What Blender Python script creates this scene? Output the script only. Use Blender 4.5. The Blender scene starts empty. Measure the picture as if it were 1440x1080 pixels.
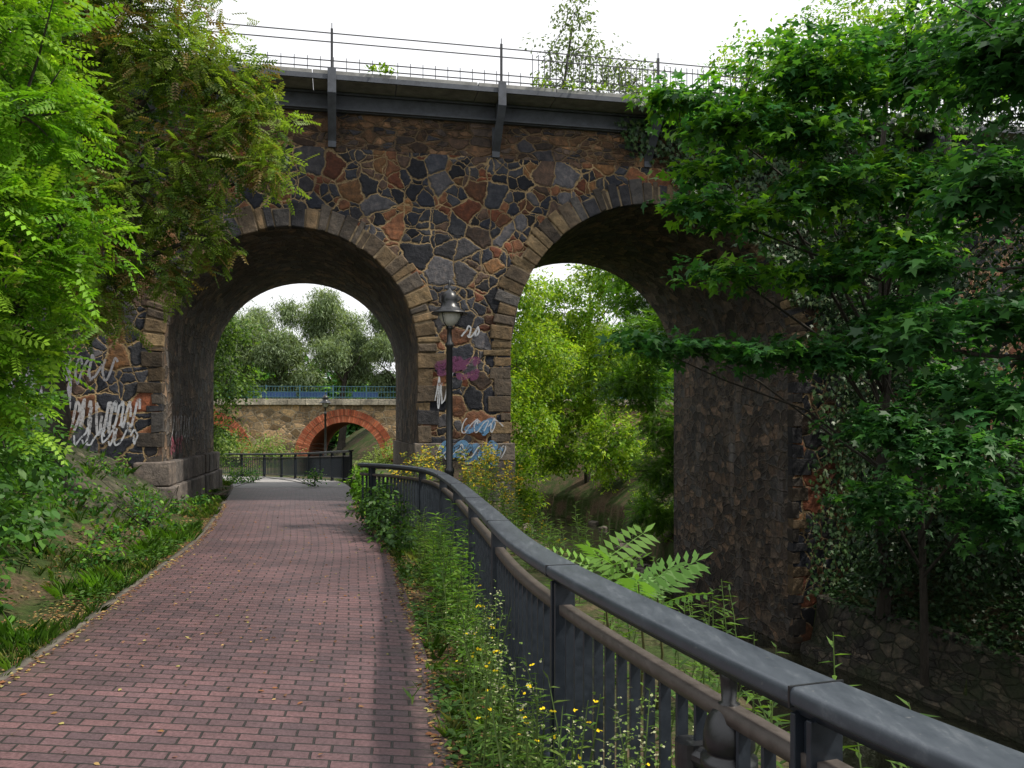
import bpy, math, numpy as np
from mathutils import Vector, Matrix
R = np.random.RandomState(11)
S = bpy.context.scene
COL = S.collection

# ------------------------------------------------------------------ node helpers
def newmat(name):
    m = bpy.data.materials.new(name); m.use_nodes = True
    nt = m.node_tree; nt.nodes.clear()
    return m, nt
def N(nt, t, **kw):
    n = nt.nodes.new(t)
    for k, v in kw.items(): setattr(n, k, v)
    return n
def L(nt, a, b): nt.links.new(a, b)
def ramp(nt, fac, stops, interp='LINEAR'):
    r = N(nt, 'ShaderNodeValToRGB'); r.color_ramp.interpolation = interp
    el = r.color_ramp.elements
    while len(el) < len(stops): el.new(0.5)
    for e, (p, c) in zip(el, stops):
        e.position = p; e.color = (c[0], c[1], c[2], 1) if len(c) == 3 else c
    L(nt, fac, r.inputs[0]); return r.outputs[0]
def mixc(nt, fac, a, b, mode='MIX'):
    m = N(nt, 'ShaderNodeMix', data_type='RGBA', blend_type=mode)
    for sock, v in ((m.inputs[0], fac), (m.inputs[6], a), (m.inputs[7], b)):
        if hasattr(v, 'links'): L(nt, v, sock)
        elif isinstance(v, (int, float)): sock.default_value = v
        else: sock.default_value = (v[0], v[1], v[2], 1)
    return m.outputs[2]
def math_(nt, op, a, b=None, c=None):
    m = N(nt, 'ShaderNodeMath', operation=op)
    for i, v in enumerate((a, b, c)):
        if v is None: continue
        if hasattr(v, 'links'): L(nt, v, m.inputs[i])
        else: m.inputs[i].default_value = v
    return m.outputs[0]
def noise(nt, vec, scale, detail=4, rough=.6):
    n = N(nt, 'ShaderNodeTexNoise'); n.inputs['Scale'].default_value = scale
    n.inputs['Detail'].default_value = detail; n.inputs['Roughness'].default_value = rough
    if vec is not None: L(nt, vec, n.inputs['Vector'])
    return n
def finish(nt, col, rough=.8, bump=None, bstr=.5, bdist=.02, metal=0, spec=.5):
    p = N(nt, 'ShaderNodeBsdfPrincipled'); o = N(nt, 'ShaderNodeOutputMaterial')
    for k, v in (('Base Color', col), ('Roughness', rough)):
        if hasattr(v, 'links'): L(nt, v, p.inputs[k])
        elif isinstance(v, (int, float)): p.inputs[k].default_value = v
        else: p.inputs[k].default_value = (v[0], v[1], v[2], 1)
    p.inputs['Metallic'].default_value = metal
    p.inputs['Specular IOR Level'].default_value = spec
    if bump is not None:
        b = N(nt, 'ShaderNodeBump'); b.inputs['Strength'].default_value = bstr
        b.inputs['Distance'].default_value = bdist
        L(nt, bump, b.inputs['Height']); L(nt, b.outputs[0], p.inputs['Normal'])
    L(nt, p.outputs[0], o.inputs[0]); return p

def stone_mat(name, scale, stops, mortar, mode='XZ', sz=1.0, edge=(.02, .05), warp=.12, stain=None, bstr=.8, small=.5, fine=1.75, mdark=.4):
    """random rubble: big stones, a share of them broken up into smaller ones"""
    m, nt = newmat(name)
    tc = N(nt, 'ShaderNodeTexCoord')
    src = tc.outputs['UV'] if mode == 'UV' else tc.outputs['Object']
    sp = N(nt, 'ShaderNodeSeparateXYZ'); L(nt, src, sp.inputs[0])
    cb = N(nt, 'ShaderNodeCombineXYZ')
    a, b = (sp.outputs[0], sp.outputs[1]) if mode == 'UV' else (sp.outputs[0], sp.outputs[2])
    L(nt, a, cb.inputs[0]); L(nt, math_(nt, 'MULTIPLY', b, sz), cb.inputs[1])
    nz = noise(nt, cb.outputs[0], 2.6, 5, .65)
    v1 = N(nt, 'ShaderNodeVectorMath', operation='SUBTRACT'); L(nt, nz.outputs['Color'], v1.inputs[0]); v1.inputs[1].default_value = (.5, .5, .5)
    v2 = N(nt, 'ShaderNodeVectorMath', operation='SCALE'); L(nt, v1.outputs[0], v2.inputs[0]); v2.inputs['Scale'].default_value = warp*2
    v3 = N(nt, 'ShaderNodeVectorMath', operation='ADD'); L(nt, cb.outputs[0], v3.inputs[0]); L(nt, v2.outputs[0], v3.inputs[1])
    def vor(feat, s):
        v = N(nt, 'ShaderNodeTexVoronoi', voronoi_dimensions='2D', feature=feat); v.inputs['Scale'].default_value = s; v.inputs['Randomness'].default_value = 1
        L(nt, v3.outputs[0], v.inputs['Vector']); return v
    c1, c2 = vor('F1', scale), vor('F1', scale*fine); e1, e2 = vor('DISTANCE_TO_EDGE', scale), vor('DISTANCE_TO_EDGE', scale*fine)
    s1 = N(nt, 'ShaderNodeSeparateColor'); L(nt, c1.outputs['Color'], s1.inputs[0])
    s2 = N(nt, 'ShaderNodeSeparateColor'); L(nt, c2.outputs['Color'], s2.inputs[0])
    isf = math_(nt, 'LESS_THAN', s1.outputs[1], small)
    def sel(x, y):
        m_ = N(nt, 'ShaderNodeMix', data_type='FLOAT'); L(nt, isf, m_.inputs[0]); L(nt, x, m_.inputs[2]); L(nt, y, m_.inputs[3]); return m_.outputs[0]
    rnd = sel(s1.outputs[0], s2.outputs[0]); rnd2 = sel(s1.outputs[2], s2.outputs[2])
    E = sel(e1.outputs['Distance'], math_(nt, 'MINIMUM', e1.outputs['Distance'], e2.outputs['Distance']))
    c = ramp(nt, rnd, stops, 'CONSTANT')
    c = mixc(nt, 1, c, ramp(nt, rnd2, [(0, (.5, .5, .5)), (1, (1.5, 1.5, 1.5))]), 'MULTIPLY')
    n2 = noise(nt, src, 7, 9, .72)
    c = mixc(nt, .95, c, ramp(nt, n2.outputs[0], [(.28, (.35, .35, .38)), (.5, (1, 1, 1)), (.72, (2.3, 2.0, 1.7))]), 'MULTIPLY')
    n3 = noise(nt, src, 22, 5, .75)
    ed = math_(nt, 'ADD', E, math_(nt, 'MULTIPLY', math_(nt, 'SUBTRACT', n3.outputs[0], .5), .07))
    nw = noise(nt, src, 1.7, 3)
    ed = math_(nt, 'ADD', ed, math_(nt, 'MULTIPLY', math_(nt, 'SUBTRACT', nw.outputs[0], .5), .09))
    mr = N(nt, 'ShaderNodeMapRange', clamp=True); L(nt, ed, mr.inputs[0])
    mr.inputs[1].default_value = edge[0]; mr.inputs[2].default_value = edge[1]
    n4 = noise(nt, src, .9, 6, .7)
    mc = mixc(nt, ramp(nt, n4.outputs[0], [(.38, (0, 0, 0)), (.6, (1, 1, 1))]), mortar, tuple(x*mdark for x in mortar))
    mc = mixc(nt, .8, mc, ramp(nt, n3.outputs[0], [(.3, (.5, .5, .5)), (.7, (1.4, 1.4, 1.4))]), 'MULTIPLY')
    col = mixc(nt, mr.outputs[0], mc, c)
    n5 = noise(nt, src, .35, 5, .65)
    col = mixc(nt, .8, col, ramp(nt, n5.outputs[0], [(.3, (.55, .55, .58)), (.65, (1.25, 1.2, 1.12))]), 'MULTIPLY')
    if stain:
        mp = N(nt, 'ShaderNodeMapping'); L(nt, src, mp.inputs[0]); mp.inputs['Scale'].default_value = stain[3]
        n6 = noise(nt, mp.outputs[0], 1.0, 7, .7)
        col = mixc(nt, ramp(nt, n6.outputs[0], [(stain[1], (0, 0, 0)), (stain[2], (.75, .75, .75))]), col, stain[0])
    hb = math_(nt, 'ADD', math_(nt, 'MINIMUM', ed, .12), math_(nt, 'MULTIPLY', n2.outputs[0], .16))
    finish(nt, col, .8, hb, bstr, .4, spec=.35)
    return m

def col_mat(name, rough=.8, dirt=.6, nscale=8, bstr=.5, bdist=.03, spec=.3, metal=0):
    m, nt = newmat(name)
    at = N(nt, 'ShaderNodeAttribute', attribute_name='Col'); tc = N(nt, 'ShaderNodeTexCoord')
    n = noise(nt, tc.outputs['Object'], nscale, 8, .7); nb = noise(nt, tc.outputs['Object'], .8, 4, .6)
    c = mixc(nt, dirt, at.outputs['Color'], ramp(nt, n.outputs[0], [(.25, (.3, .3, .32)), (.5, (1, 1, 1)), (.75, (1.8, 1.65, 1.5))]), 'MULTIPLY')
    c = mixc(nt, dirt, c, ramp(nt, nb.outputs[0], [(.35, (.5, .5, .52)), (.6, (1.1, 1.1, 1.1))]), 'MULTIPLY')
    finish(nt, c, rough, n.outputs[0], bstr, bdist, metal, spec)
    return m

def leaf_mat(name, trans=.4, rough=.5, ttint=(1.35, 1.35, .6), spec=.35):
    m, nt = newmat(name)
    at = N(nt, 'ShaderNodeAttribute', attribute_name='Col')
    p = N(nt, 'ShaderNodeBsdfPrincipled'); p.inputs['Roughness'].default_value = rough
    p.inputs['Specular IOR Level'].default_value = spec
    L(nt, at.outputs['Color'], p.inputs['Base Color'])
    t = N(nt, 'ShaderNodeBsdfTranslucent')
    L(nt, mixc(nt, 1.0, at.outputs['Color'], ttint, 'MULTIPLY'), t.inputs[0])
    mx = N(nt, 'ShaderNodeMixShader'); mx.inputs[0].default_value = trans
    L(nt, p.outputs[0], mx.inputs[1]); L(nt, t.outputs[0], mx.inputs[2])
    o = N(nt, 'ShaderNodeOutputMaterial'); L(nt, mx.outputs[0], o.inputs[0])
    return m

def simple_mat(name, col, rough=.5, metal=0, var=.3, nscale=15, bstr=.15, spec=.5):
    m, nt = newmat(name); tc = N(nt, 'ShaderNodeTexCoord')
    n = noise(nt, tc.outputs['Object'], nscale, 6, .65)
    lo = tuple(x*(1-var) for x in col); hi = tuple(x*(1+var) for x in col)
    c = ramp(nt, n.outputs[0], [(.3, lo), (.7, hi)])
    r = ramp(nt, n.outputs[0], [(.3, (rough*.8,)*3), (.7, (min(1, rough*1.3),)*3)])
    finish(nt, c, r, n.outputs[0], bstr, .01, metal, spec)
    return m

# ------------------------------------------------------------------ mesh helpers
def empty(name, loc=(0, 0, 0), rz=0):
    o = bpy.data.objects.new(name, None); o.location = loc; o.rotation_euler = (0, 0, rz)
    o.empty_display_size = .3; COL.objects.link(o); return o
def mesh_np(name, V, F, mat, C=None, UV=None, parent=None, smooth=False, loc=None):
    V = np.asarray(V, dtype=np.float32); F = np.asarray(F, dtype=np.int32)
    me = bpy.data.meshes.new(name)
    me.vertices.add(len(V)); me.vertices.foreach_set('co', V.ravel())
    k = F.shape[1]
    me.loops.add(F.size); me.loops.foreach_set('vertex_index', F.ravel())
    me.polygons.add(len(F)); me.polygons.foreach_set('loop_start', np.arange(0, F.size, k, dtype=np.int32))
    if smooth: me.polygons.foreach_set('use_smooth', np.ones(len(F), dtype=bool))
    me.update(calc_edges=True)
    if C is not None:
        a = me.color_attributes.new('Col', 'FLOAT_COLOR', 'POINT')
        cc = np.ones((len(V), 4), dtype=np.float32); cc[:, :3] = C; a.data.foreach_set('color', cc.ravel())
    if UV is not None:
        u = me.uv_layers.new(name='UVMap'); u.data.foreach_set('uv', np.asarray(UV, dtype=np.float32)[F.ravel()].ravel())
    me.materials.append(mat)
    o = bpy.data.objects.new(name, me); COL.objects.link(o)
    if parent: o.parent = parent
    return o

class Acc:
    def __init__(s): s.v = []; s.f = []; s.c = []
    def add(s, vs, fs, col=(.5, .5, .5)):
        b = len(s.v); s.v += [tuple(x) for x in vs]; s.f += [tuple(i+b for i in f) for f in fs]; s.c += [col]*len(vs)
    def box(s, x0, x1, y0, y1, z0, z1, M=None, col=(.5, .5, .5), jit=0):
        vs = [Vector((x, y, z)) for z in (z0, z1) for y in (y0, y1) for x in (x0, x1)]
        if jit: vs = [v+Vector(R.uniform(-jit, jit, 3)) for v in vs]
        if M: vs = [M @ v for v in vs]
        s.add(vs, [(0, 2, 3, 1), (4, 5, 7, 6), (0, 1, 5, 4), (2, 6, 7, 3), (0, 4, 6, 2), (1, 3, 7, 5)], col)
    def tube(s, pts, rad, n=6, col=(.5, .5, .5)):
        pts = [Vector(p) for p in pts]; vs = []; m = len(pts)
        for i, p in enumerate(pts):
            d = (pts[min(i+1, m-1)]-pts[max(i-1, 0)]).normalized()
            a = d.orthogonal().normalized() if i == 0 else (a-d*a.dot(d)).normalized()
            b = d.cross(a)
            for j in range(n):
                t = 2*math.pi*j/n; vs.append(p+(a*math.cos(t)+b*math.sin(t))*rad[i])
        fs = [(i*n+j, i*n+(j+1) % n, (i+1)*n+(j+1) % n, (i+1)*n+j) for i in range(m-1) for j in range(n)]
        fs += [tuple(range((m-1)*n, m*n)), tuple(reversed(range(n)))]
        s.add(vs, fs, col)
    def lathe(s, prof, c=(0, 0, 0), n=20, col=(.5, .5, .5)):
        vs = [(c[0]+r*math.cos(2*math.pi*j/n), c[1]+r*math.sin(2*math.pi*j/n), c[2]+z) for r, z in prof for j in range(n)]
        m = len(prof)
        s.add(vs, [(i*n+j, i*n+(j+1) % n, (i+1)*n+(j+1) % n, (i+1)*n+j) for i in range(m-1) for j in range(n)], col)
    def obj(s, name, mat, parent=None, smooth=False, bevel=0):
        me = bpy.data.meshes.new(name); me.from_pydata(s.v, [], s.f)
        a = me.color_attributes.new('Col', 'FLOAT_COLOR', 'POINT')
        a.data.foreach_set('color', [x for c in s.c for x in (c[0], c[1], c[2], 1)])
        me.materials.append(mat)
        if smooth:
            for p in me.polygons: p.use_smooth = True
        o = bpy.data.objects.new(name, me); COL.objects.link(o)
        if parent: o.parent = parent
        if bevel:
            b = o.modifiers.new('b', 'BEVEL'); b.width = bevel; b.segments = 2; b.limit_method = 'ANGLE'
        return o

def cr(pts, n=10):
    P = np.array(pts, float); P = np.vstack([2*P[0]-P[1], P, 2*P[-1]-P[-2]]); out = []
    for i in range(1, len(P)-2):
        for t in np.linspace(0, 1, n, endpoint=False):
            a, b, c, d = P[i-1], P[i], P[i+1], P[i+2]
            out.append(.5*((2*b)+(-a+c)*t+(2*a-5*b+4*c-d)*t*t+(-a+3*b-3*c+d)*t**3))
    out.append(P[-2]); return np.array(out)
def resample(P, step):
    d = np.r_[0, np.cumsum(np.linalg.norm(np.diff(P, axis=0), axis=1))]
    s = np.arange(0, d[-1], step)
    return np.stack([np.interp(s, d, P[:, k]) for k in range(P.shape[1])], 1), s

# ------------------------------------------------------------------ terrain function
def sstep(x): x = np.clip(x, 0, 1); return x*x*(3-2*x)
def baseZ(y): return -.7*sstep((np.asarray(y, float)-20)/24)
LE = cr([(-1.6, -8), (-2.6, 0), (-3.25, 5.4), (-3.9, 9), (-4.55, 12.4), (-5.9, 17.4), (-8.0, 24.5), (-10.2, 30), (-13, 35.5), (-17, 40.5), (-23, 44.5), (-34, 48)])
RE = cr([(1.6, -8), (.15, 0), (-.28, 4.1), (-1.16, 9), (-1.7, 11.65), (-2.77, 15.8), (-3.5, 19), (-4.7, 24.5), (-6.3, 30), (-8.9, 35), (-12.6, 39.5), (-18.6, 42.6), (-31, 44.5)])
RIV = cr([(7.5, -40), (6.5, -10), (6.3, 0), (6, 8), (5, 14), (3.35, 19.5), (2.6, 27), (3.0, 36), (2.6, 44), (-2, 52), (-11.2, 60), (-20, 75), (-30, 120)], 8)
def signed(X, Y, P):
    best = np.full(X.shape, 1e9); sg = np.zeros(X.shape)
    for i in range(len(P)-1):
        ax, ay = P[i]; bx, by = P[i+1]; dx, dy = bx-ax, by-ay; l2 = dx*dx+dy*dy
        t = np.clip(((X-ax)*dx+(Y-ay)*dy)/l2, 0, 1)
        ex = X-(ax+t*dx); ey = Y-(ay+t*dy); d = np.hypot(ex, ey)
        m = d < best; best[m] = d[m]; sg[m] = np.sign(-(dx*ey-dy*ex))[m]
    return best*sg
def hills(X, Y): return .05*np.sin(X*1.3+Y*.7)+.04*np.sin(Y*1.9-X*.8)
def H(X, Y):
    X = np.asarray(X, float); Y = np.asarray(Y, float)
    b = baseZ(Y)
    lx = np.interp(Y, LE[:, 1], LE[:, 0])
    dl = (lx-X)
    near = 1-sstep((Y-17)/2.5)
    rise = near*(np.clip((dl-.7)*.56, 0, 1.15)+.04*np.sin(X*2+Y)*np.clip(dl-.7, 0, 1))+(1-near)*np.clip((dl-1.2)*.25, 0, 2)
    rise = np.where(Y > 50, np.clip(-X/30, 0, 1)*.8, rise)
    offp = np.clip((dl-.2)/.6, 0, 1)
    z = b+rise+hills(X, Y)*offp*.8
    d = signed(X, Y, RIV)
    hw = 3.4-1.2*sstep((Y-26)/4)
    tl = np.clip((-d-hw+.1)/1.5, 0, 1)
    zl = np.minimum(z, z*sstep(tl)+(-4.0)*(1-sstep(tl)))
    e = d-hw-.45
    zr = np.where(e < 0, -4.1, np.minimum(-2.5+np.clip(e-.1, 0, 99)*.8, 1.6))+hills(X*1.5, Y*1.5)*np.clip(e, 0, 1)
    return np.where(d > 0, zr, zl)

# ------------------------------------------------------------------ materials
slate = [(0, (.015, .018, .028)), (.2, (.036, .04, .052)), (.34, (.13, .058, .030)), (.47, (.075, .05, .038)), (.58, (.018, .021, .031)), (.7, (.16, .085, .038)), (.77, (.07, .07, .08)), (.86, (.13, .045, .023)), (.93, (.026, .026, .032))]
M_wall = stone_mat('cyclopean_masonry', 2.15, slate, (.44, .32, .17), edge=(.02, .045), warp=.13, small=.55, fine=1.7, mdark=.4)
M_upper = stone_mat('flat_rubble', 2.4, [(0, (.07, .045, .032)), (.25, (.12, .072, .042)), (.5, (.075, .058, .05)), (.7, (.17, .10, .055)), (.88, (.04, .04, .048))], (.24, .17, .10), sz=2.0, edge=(.02, .07), warp=.14, small=.6)
M_jamb = stone_mat('arch_lining_rubble', 2.7, [(0, (.065, .052, .045)), (.3, (.125, .10, .08)), (.55, (.085, .08, .077)), (.8, (.17, .12, .085))], (.25, .21, .165), mode='UV', sz=1.35, edge=(.0, .055), warp=.14,
                   stain=((.36, .34, .33), .57, .80, (.9, .2, 1)), bstr=1, small=.5)
M_far = stone_mat('tan_rubble', 1.5, [(0, (.26, .18, .095)), (.3, (.34, .24, .13)), (.55, (.2, .15, .09)), (.8, (.40, .28, .16))], (.45, .37, .26), sz=1.5, edge=(.03, .08), bstr=.5)
M_bankwall = stone_mat('river_wall_stone', 2.8, [(0, (.06, .054, .044)), (.4, (.095, .082, .065)), (.7, (.04, .038, .033))], (.025, .022, .017), mode='UV', sz=1.6, edge=(.0, .07), stain=((.03, .045, .018), .45, .62, (1, 1, 1)))
M_revet = stone_mat('revetment_stone', 2.2, [(0, (.095, .087, .072)), (.4, (.13, .115, .095)), (.75, (.07, .064, .056))], (.03, .03, .02), mode='UV', sz=.8, edge=(-.02, .06), stain=((.045, .06, .022), .40, .56, (1.4, 1.8, 1)), warp=.2, bstr=1)
M_block = col_mat('dressed_stone', .85, .9, 7, .9, .06)
M_brick = col_mat('red_brick', .85, .5, 12, .4, .02)
M_plain = col_mat('plant_stem', .6, .3, 20, .1, .01, .3)
M_conc = simple_mat('weathered_concrete', (.25, .25, .24), .85, 0, .35, 4, .3, .3)
M_girder = simple_mat('grey_blue_girder', (.075, .083, .10), .6, 0, .4, 5, .2, .4)
M_fence = simple_mat('fence_steel_paint', (.016, .022, .031), .42, .0, .25, 25, .06, .5)
M_midrail = simple_mat('mid_rail_paint', (.075, .063, .056), .5, 0, .3, 20, .1, .4)
M_black = simple_mat('black_cast_iron', (.012, .013, .015), .35, 0, .3, 30, .1, .6)
M_leaf = leaf_mat('leaf_translucent', .45)
M_leafd = leaf_mat('leaf_waxy', .2, .45, (1.2, 1.3, .6), .4)
M_dry = leaf_mat('leaf_dry', .15, .8, (1.2, 1, .6), .1)
m, nt = newmat('bark'); tc = N(nt, 'ShaderNodeTexCoord'); mp = N(nt, 'ShaderNodeMapping'); mp.inputs['Scale'].default_value = (9, 9, 2); L(nt, tc.outputs['Object'], mp.inputs[0])
n = noise(nt, mp.outputs[0], 2, 8, .7); finish(nt, ramp(nt, n.outputs[0], [(.3, (.016, .013, .01)), (.7, (.06, .05, .038))]), .9, n.outputs[0], .8, .04); M_bark = m
m, nt = newmat('handrail_paint'); tc = N(nt, 'ShaderNodeTexCoord')
mp = N(nt, 'ShaderNodeMapping'); L(nt, tc.outputs['Object'], mp.inputs[0]); mp.inputs['Scale'].default_value = (2.5, .5, 1)
n = noise(nt, mp.outputs[0], 7, 10, .8); n2 = noise(nt, tc.outputs['Object'], 70, 4, .6)
c = ramp(nt, n.outputs[0], [(.32, (.03, .038, .05)), (.55, (.045, .056, .07)), (.7, (.095, .108, .122))])
c = mixc(nt, ramp(nt, n2.outputs[0], [(.66, (0, 0, 0)), (.76, (.5, .5, .5))]), c, (.24, .23, .21))
finish(nt, c, ramp(nt, n.outputs[0], [(.3, (.30,)*3), (.7, (.55,)*3)]), n2.outputs[0], .10, .004, 0, .55); M_hand = m
m, nt = newmat('ground_soil'); tc = N(nt, 'ShaderNodeTexCoord')
n = noise(nt, tc.outputs['Object'], .9, 8, .7); n2 = noise(nt, tc.outputs['Object'], 18, 6, .7)
c = ramp(nt, n2.outputs[0], [(.3, (.045, .033, .022)), (.55, (.11, .08, .05)), (.75, (.2, .15, .10))])
g = ramp(nt, n2.outputs[0], [(.3, (.02, .03, .01)), (.7, (.06, .09, .025))])
c = mixc(nt, ramp(nt, n.outputs[0], [(.42, (0, 0, 0)), (.54, (1, 1, 1))]), c, g)
finish(nt, c, .95, n2.outputs[0], .8, .04, spec=.15); M_ground = m
# brick paving
m, nt = newmat('brick_paving'); tc = N(nt, 'ShaderNodeTexCoord')
nj = noise(nt, tc.outputs['UV'], 3, 3); vj = N(nt, 'ShaderNodeVectorMath', operation='MULTIPLY_ADD'); L(nt, nj.outputs['Color'], vj.inputs[0]); vj.inputs[1].default_value = (.016, .016, 0); L(nt, tc.outputs['UV'], vj.inputs[2])
br = N(nt, 'ShaderNodeTexBrick'); L(nt, vj.outputs[0], br.inputs['Vector'])
br.inputs['Color1'].default_value = (.125, .068, .071, 1); br.inputs['Color2'].default_value = (.07, .046, .052, 1); br.inputs['Mortar'].default_value = (.022, .019, .018, 1)
br.inputs['Scale'].default_value = 1; br.inputs['Mortar Size'].default_value = .0085; br.inputs['Mortar Smooth'].default_value = .4; br.inputs['Brick Width'].default_value = .2; br.inputs['Row Height'].default_value = .1; br.inputs['Bias'].default_value = -.1
n = noise(nt, tc.outputs['Object'], .7, 7, .7); n2 = noise(nt, tc.outputs['Object'], 45, 4, .7)
c = mixc(nt, .95, br.outputs[0], ramp(nt, n.outputs[0], [(.3, (.55, .55, .58)), (.5, (1, 1, 1)), (.7, (1.55, 1.52, 1.52))]), 'MULTIPLY')
c = mixc(nt, .75, c, ramp(nt, n2.outputs[0], [(.3, (.45, .45, .45)), (.7, (1.55, 1.55, 1.55))]), 'MULTIPLY')
sp = N(nt, 'ShaderNodeSeparateXYZ'); L(nt, tc.outputs['UV'], sp.inputs[0]); ex = math_(nt, 'ABSOLUTE', sp.outputs[0])
n6 = noise(nt, tc.outputs['Object'], 2.5, 6, .7)
ef = math_(nt, 'ADD', ex, math_(nt, 'MULTIPLY', math_(nt, 'SUBTRACT', n6.outputs[0], .5), 1.3))
mr = N(nt, 'ShaderNodeMapRange', clamp=True); L(nt, ef, mr.inputs[0]); mr.inputs[1].default_value = 1.15; mr.inputs[2].default_value = 1.75; mr.inputs[4].default_value = .8
c = mixc(nt, mr.outputs[0], c, (.06, .054, .038))
hb = math_(nt, 'ADD', math_(nt, 'SUBTRACT', 1, br.outputs['Fac']), math_(nt, 'MULTIPLY', n2.outputs[0], .5))
finish(nt, c, .55, hb, .8, .008, spec=.5); M_pave = m
M_asph = simple_mat('light_asphalt', (.30, .29, .285), .9, 0, .2, 30, .3, .2)
M_kerb = simple_mat('kerb_concrete', (.10, .09, .075), .9, 0, .5, 10, .3, .2)
m, nt = newmat('river_water'); tc = N(nt, 'ShaderNodeTexCoord'); n = noise(nt, tc.outputs['Object'], 3, 3, .5)
finish(nt, (.02, .022, .013), .06, n.outputs[0], .10, .05, spec=.8); M_water = m

# ------------------------------------------------------------------ ground
def axis(lo, hi, step, far):
    a = list(np.arange(lo, hi+1e-6, step)); s = step; x = a[-1]
    while x < far: s *= 1.35; x += s; a.append(x)
    s = step; x = a[0]
    while x > -far: s *= 1.35; x -= s; a.insert(0, x)
    return np.array(a)
gx = axis(-15, 14, .25, 900); gy = axis(-6, 62, .3, 900)
GX, GY = np.meshgrid(gx, gy); GZ = H(GX, GY)
V = np.stack([GX, GY, GZ], -1).reshape(-1, 3); nx = len(gx)
ii = (np.arange(len(gy)-1)[:, None]*nx+np.arange(nx-1)[None]).ravel()
mesh_np('ground', V, np.stack([ii, ii+1, ii+nx+1, ii+nx], 1), M_ground, smooth=True)

def edges_at(yv):
    return np.interp(yv, LE[:, 1], LE[:, 0]), np.interp(yv, RE[:, 1], RE[:, 0])
def path_mesh(name, y0, y1, mat, dz):
    ys = np.arange(y0, y1+1e-6, .3)
    a, b = edges_at(ys)
    K = 8; V = []; UV = []
    d = np.r_[0, np.cumsum(np.hypot(np.diff((a+b)/2), np.diff(ys)))]
    sl = np.gradient((a+b)/2, ys)
    for i, y in enumerate(ys):
        for k in range(K+1):
            x = a[i]+(b[i]-a[i])*k/K
            V.append((x, y, float(baseZ(y))+dz))
            ang = math.atan(sl[i]); xc = x-(a[i]+b[i])/2
            UV.append((xc*math.cos(ang), d[i]-xc*math.sin(ang)))
    F = [(i*(K+1)+k, i*(K+1)+k+1, (i+1)*(K+1)+k+1, (i+1)*(K+1)+k) for i in range(len(ys)-1) for k in range(K)]
    return mesh_np(name, V, F, mat, UV=UV)
path_mesh('brick_path', -8, 23.2, M_pave, .022)
path_mesh('asphalt_path', 23.2, 44.4, M_asph, .018)
def strip_along(name, P, o0, o1, z0, z1, mat):
    T = np.gradient(P, axis=0); T /= np.linalg.norm(T, axis=1)[:, None]; Nn = np.stack([T[:, 1], -T[:, 0]], 1)
    A = P+Nn*o0; B = P+Nn*o1; zz = baseZ(P[:, 1]); V = []
    for i in range(len(P)):
        V += [(A[i, 0], A[i, 1], zz[i]+z0), (A[i, 0], A[i, 1], zz[i]+z1), (B[i, 0], B[i, 1], zz[i]+z1), (B[i, 0], B[i, 1], zz[i]+z0)]
    F = [(i*4+k, i*4+k+1, i*4+5+k, i*4+4+k) for i in range(len(P)-1) for k in range(3)]
    return mesh_np(name, V, F, mat)
Lk = LE[LE[:, 1] < 30]
strip_along('kerb_edging', Lk, -.07, .0, -.1, .026, M_kerb)
ys = np.arange(10.8, 17.6, .15); V = []; UV = []; KR = 26
for y in ys:
    lx = edges_at(y)[0]
    for k, dd in enumerate(np.linspace(.7, 3.6, KR)):
        x = lx-dd; f = min(1, (y-10.8)/1.6+.3*math.sin(dd*4), (dd-.7)/.5+.4*math.sin(y*3.1)); f = max(f, 0)
        V.append((x, y, float(H(np.array([x]), np.array([y]))[0])-.12+.16*f+.025*math.sin(7*x+3*y)+R.uniform(-.018, .018))); UV.append((y, dd*1.15))
F = [(i*KR+k, i*KR+k+1, (i+1)*KR+k+1, (i+1)*KR+k) for i in range(len(ys)-1) for k in range(KR-1)]
mesh_np('stone_revetment', V, F, M_revet, UV=UV, smooth=True)
mesh_np('river_water', [(-60, -40, -3.6), (14, -40, -3.6), (14, 130, -3.6), (-60, 130, -3.6)], [(0, 1, 2, 3)], M_water)
P, s_ = resample(RIV[(RIV[:, 1] > -12) & (RIV[:, 1] < 20.2)], .4)
T = np.gradient(P, axis=0); T /= np.linalg.norm(T, axis=1)[:, None]; Nn = np.stack([T[:, 1], -T[:, 0]], 1); V = []; UV = []
prof = [(3.3, -4.2), (3.4, -3.35), (3.7, -3.3), (3.78, -2.8), (3.9, -2.35), (4.35, -2.3), (4.6, -3)]
for i in range(len(P)):
    v = 0
    for k, (o, z) in enumerate(prof):
        if k: v += math.hypot(o-prof[k-1][0], z-prof[k-1][1])
        V.append((P[i, 0]+Nn[i, 0]*(o+R.uniform(-.06, .06)), P[i, 1]+Nn[i, 1]*o, z+R.uniform(-.06, .06))); UV.append((s_[i], v))
K = len(prof)
mesh_np('river_retaining_wall', V, [(i*K+k, i*K+k+1, (i+1)*K+k+1, (i+1)*K+k) for i in range(len(P)-1) for k in range(K-1)], M_bankwall, UV=UV)
a = Acc()
for k in range(46):
    y = R.uniform(26.5, 46); sd = R.choice([-1, 1])
    c0 = np.interp(y, RIV[:, 1], RIV[:, 0]); hw_ = 2.2 if y > 29 else 3.3; x = c0+sd*(hw_+R.uniform(-.5, .2)); r_ = R.uniform(.1, .3)
    Mx = Matrix.Translation((x, y, -3.55)) @ Matrix.Rotation(R.uniform(0, 6), 4, 'Z') @ Matrix.Rotation(R.uniform(-.4, .4), 4, 'X')
    a.box(-r_, r_, -r_*.7, r_*.7, -r_*.6, r_*.6, Mx, col=tuple(np.array((.15, .13, .11))*R.uniform(.6, 1.4)), jit=r_*.25)
a.obj('river_boulders', M_block, bevel=.05)

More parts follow.
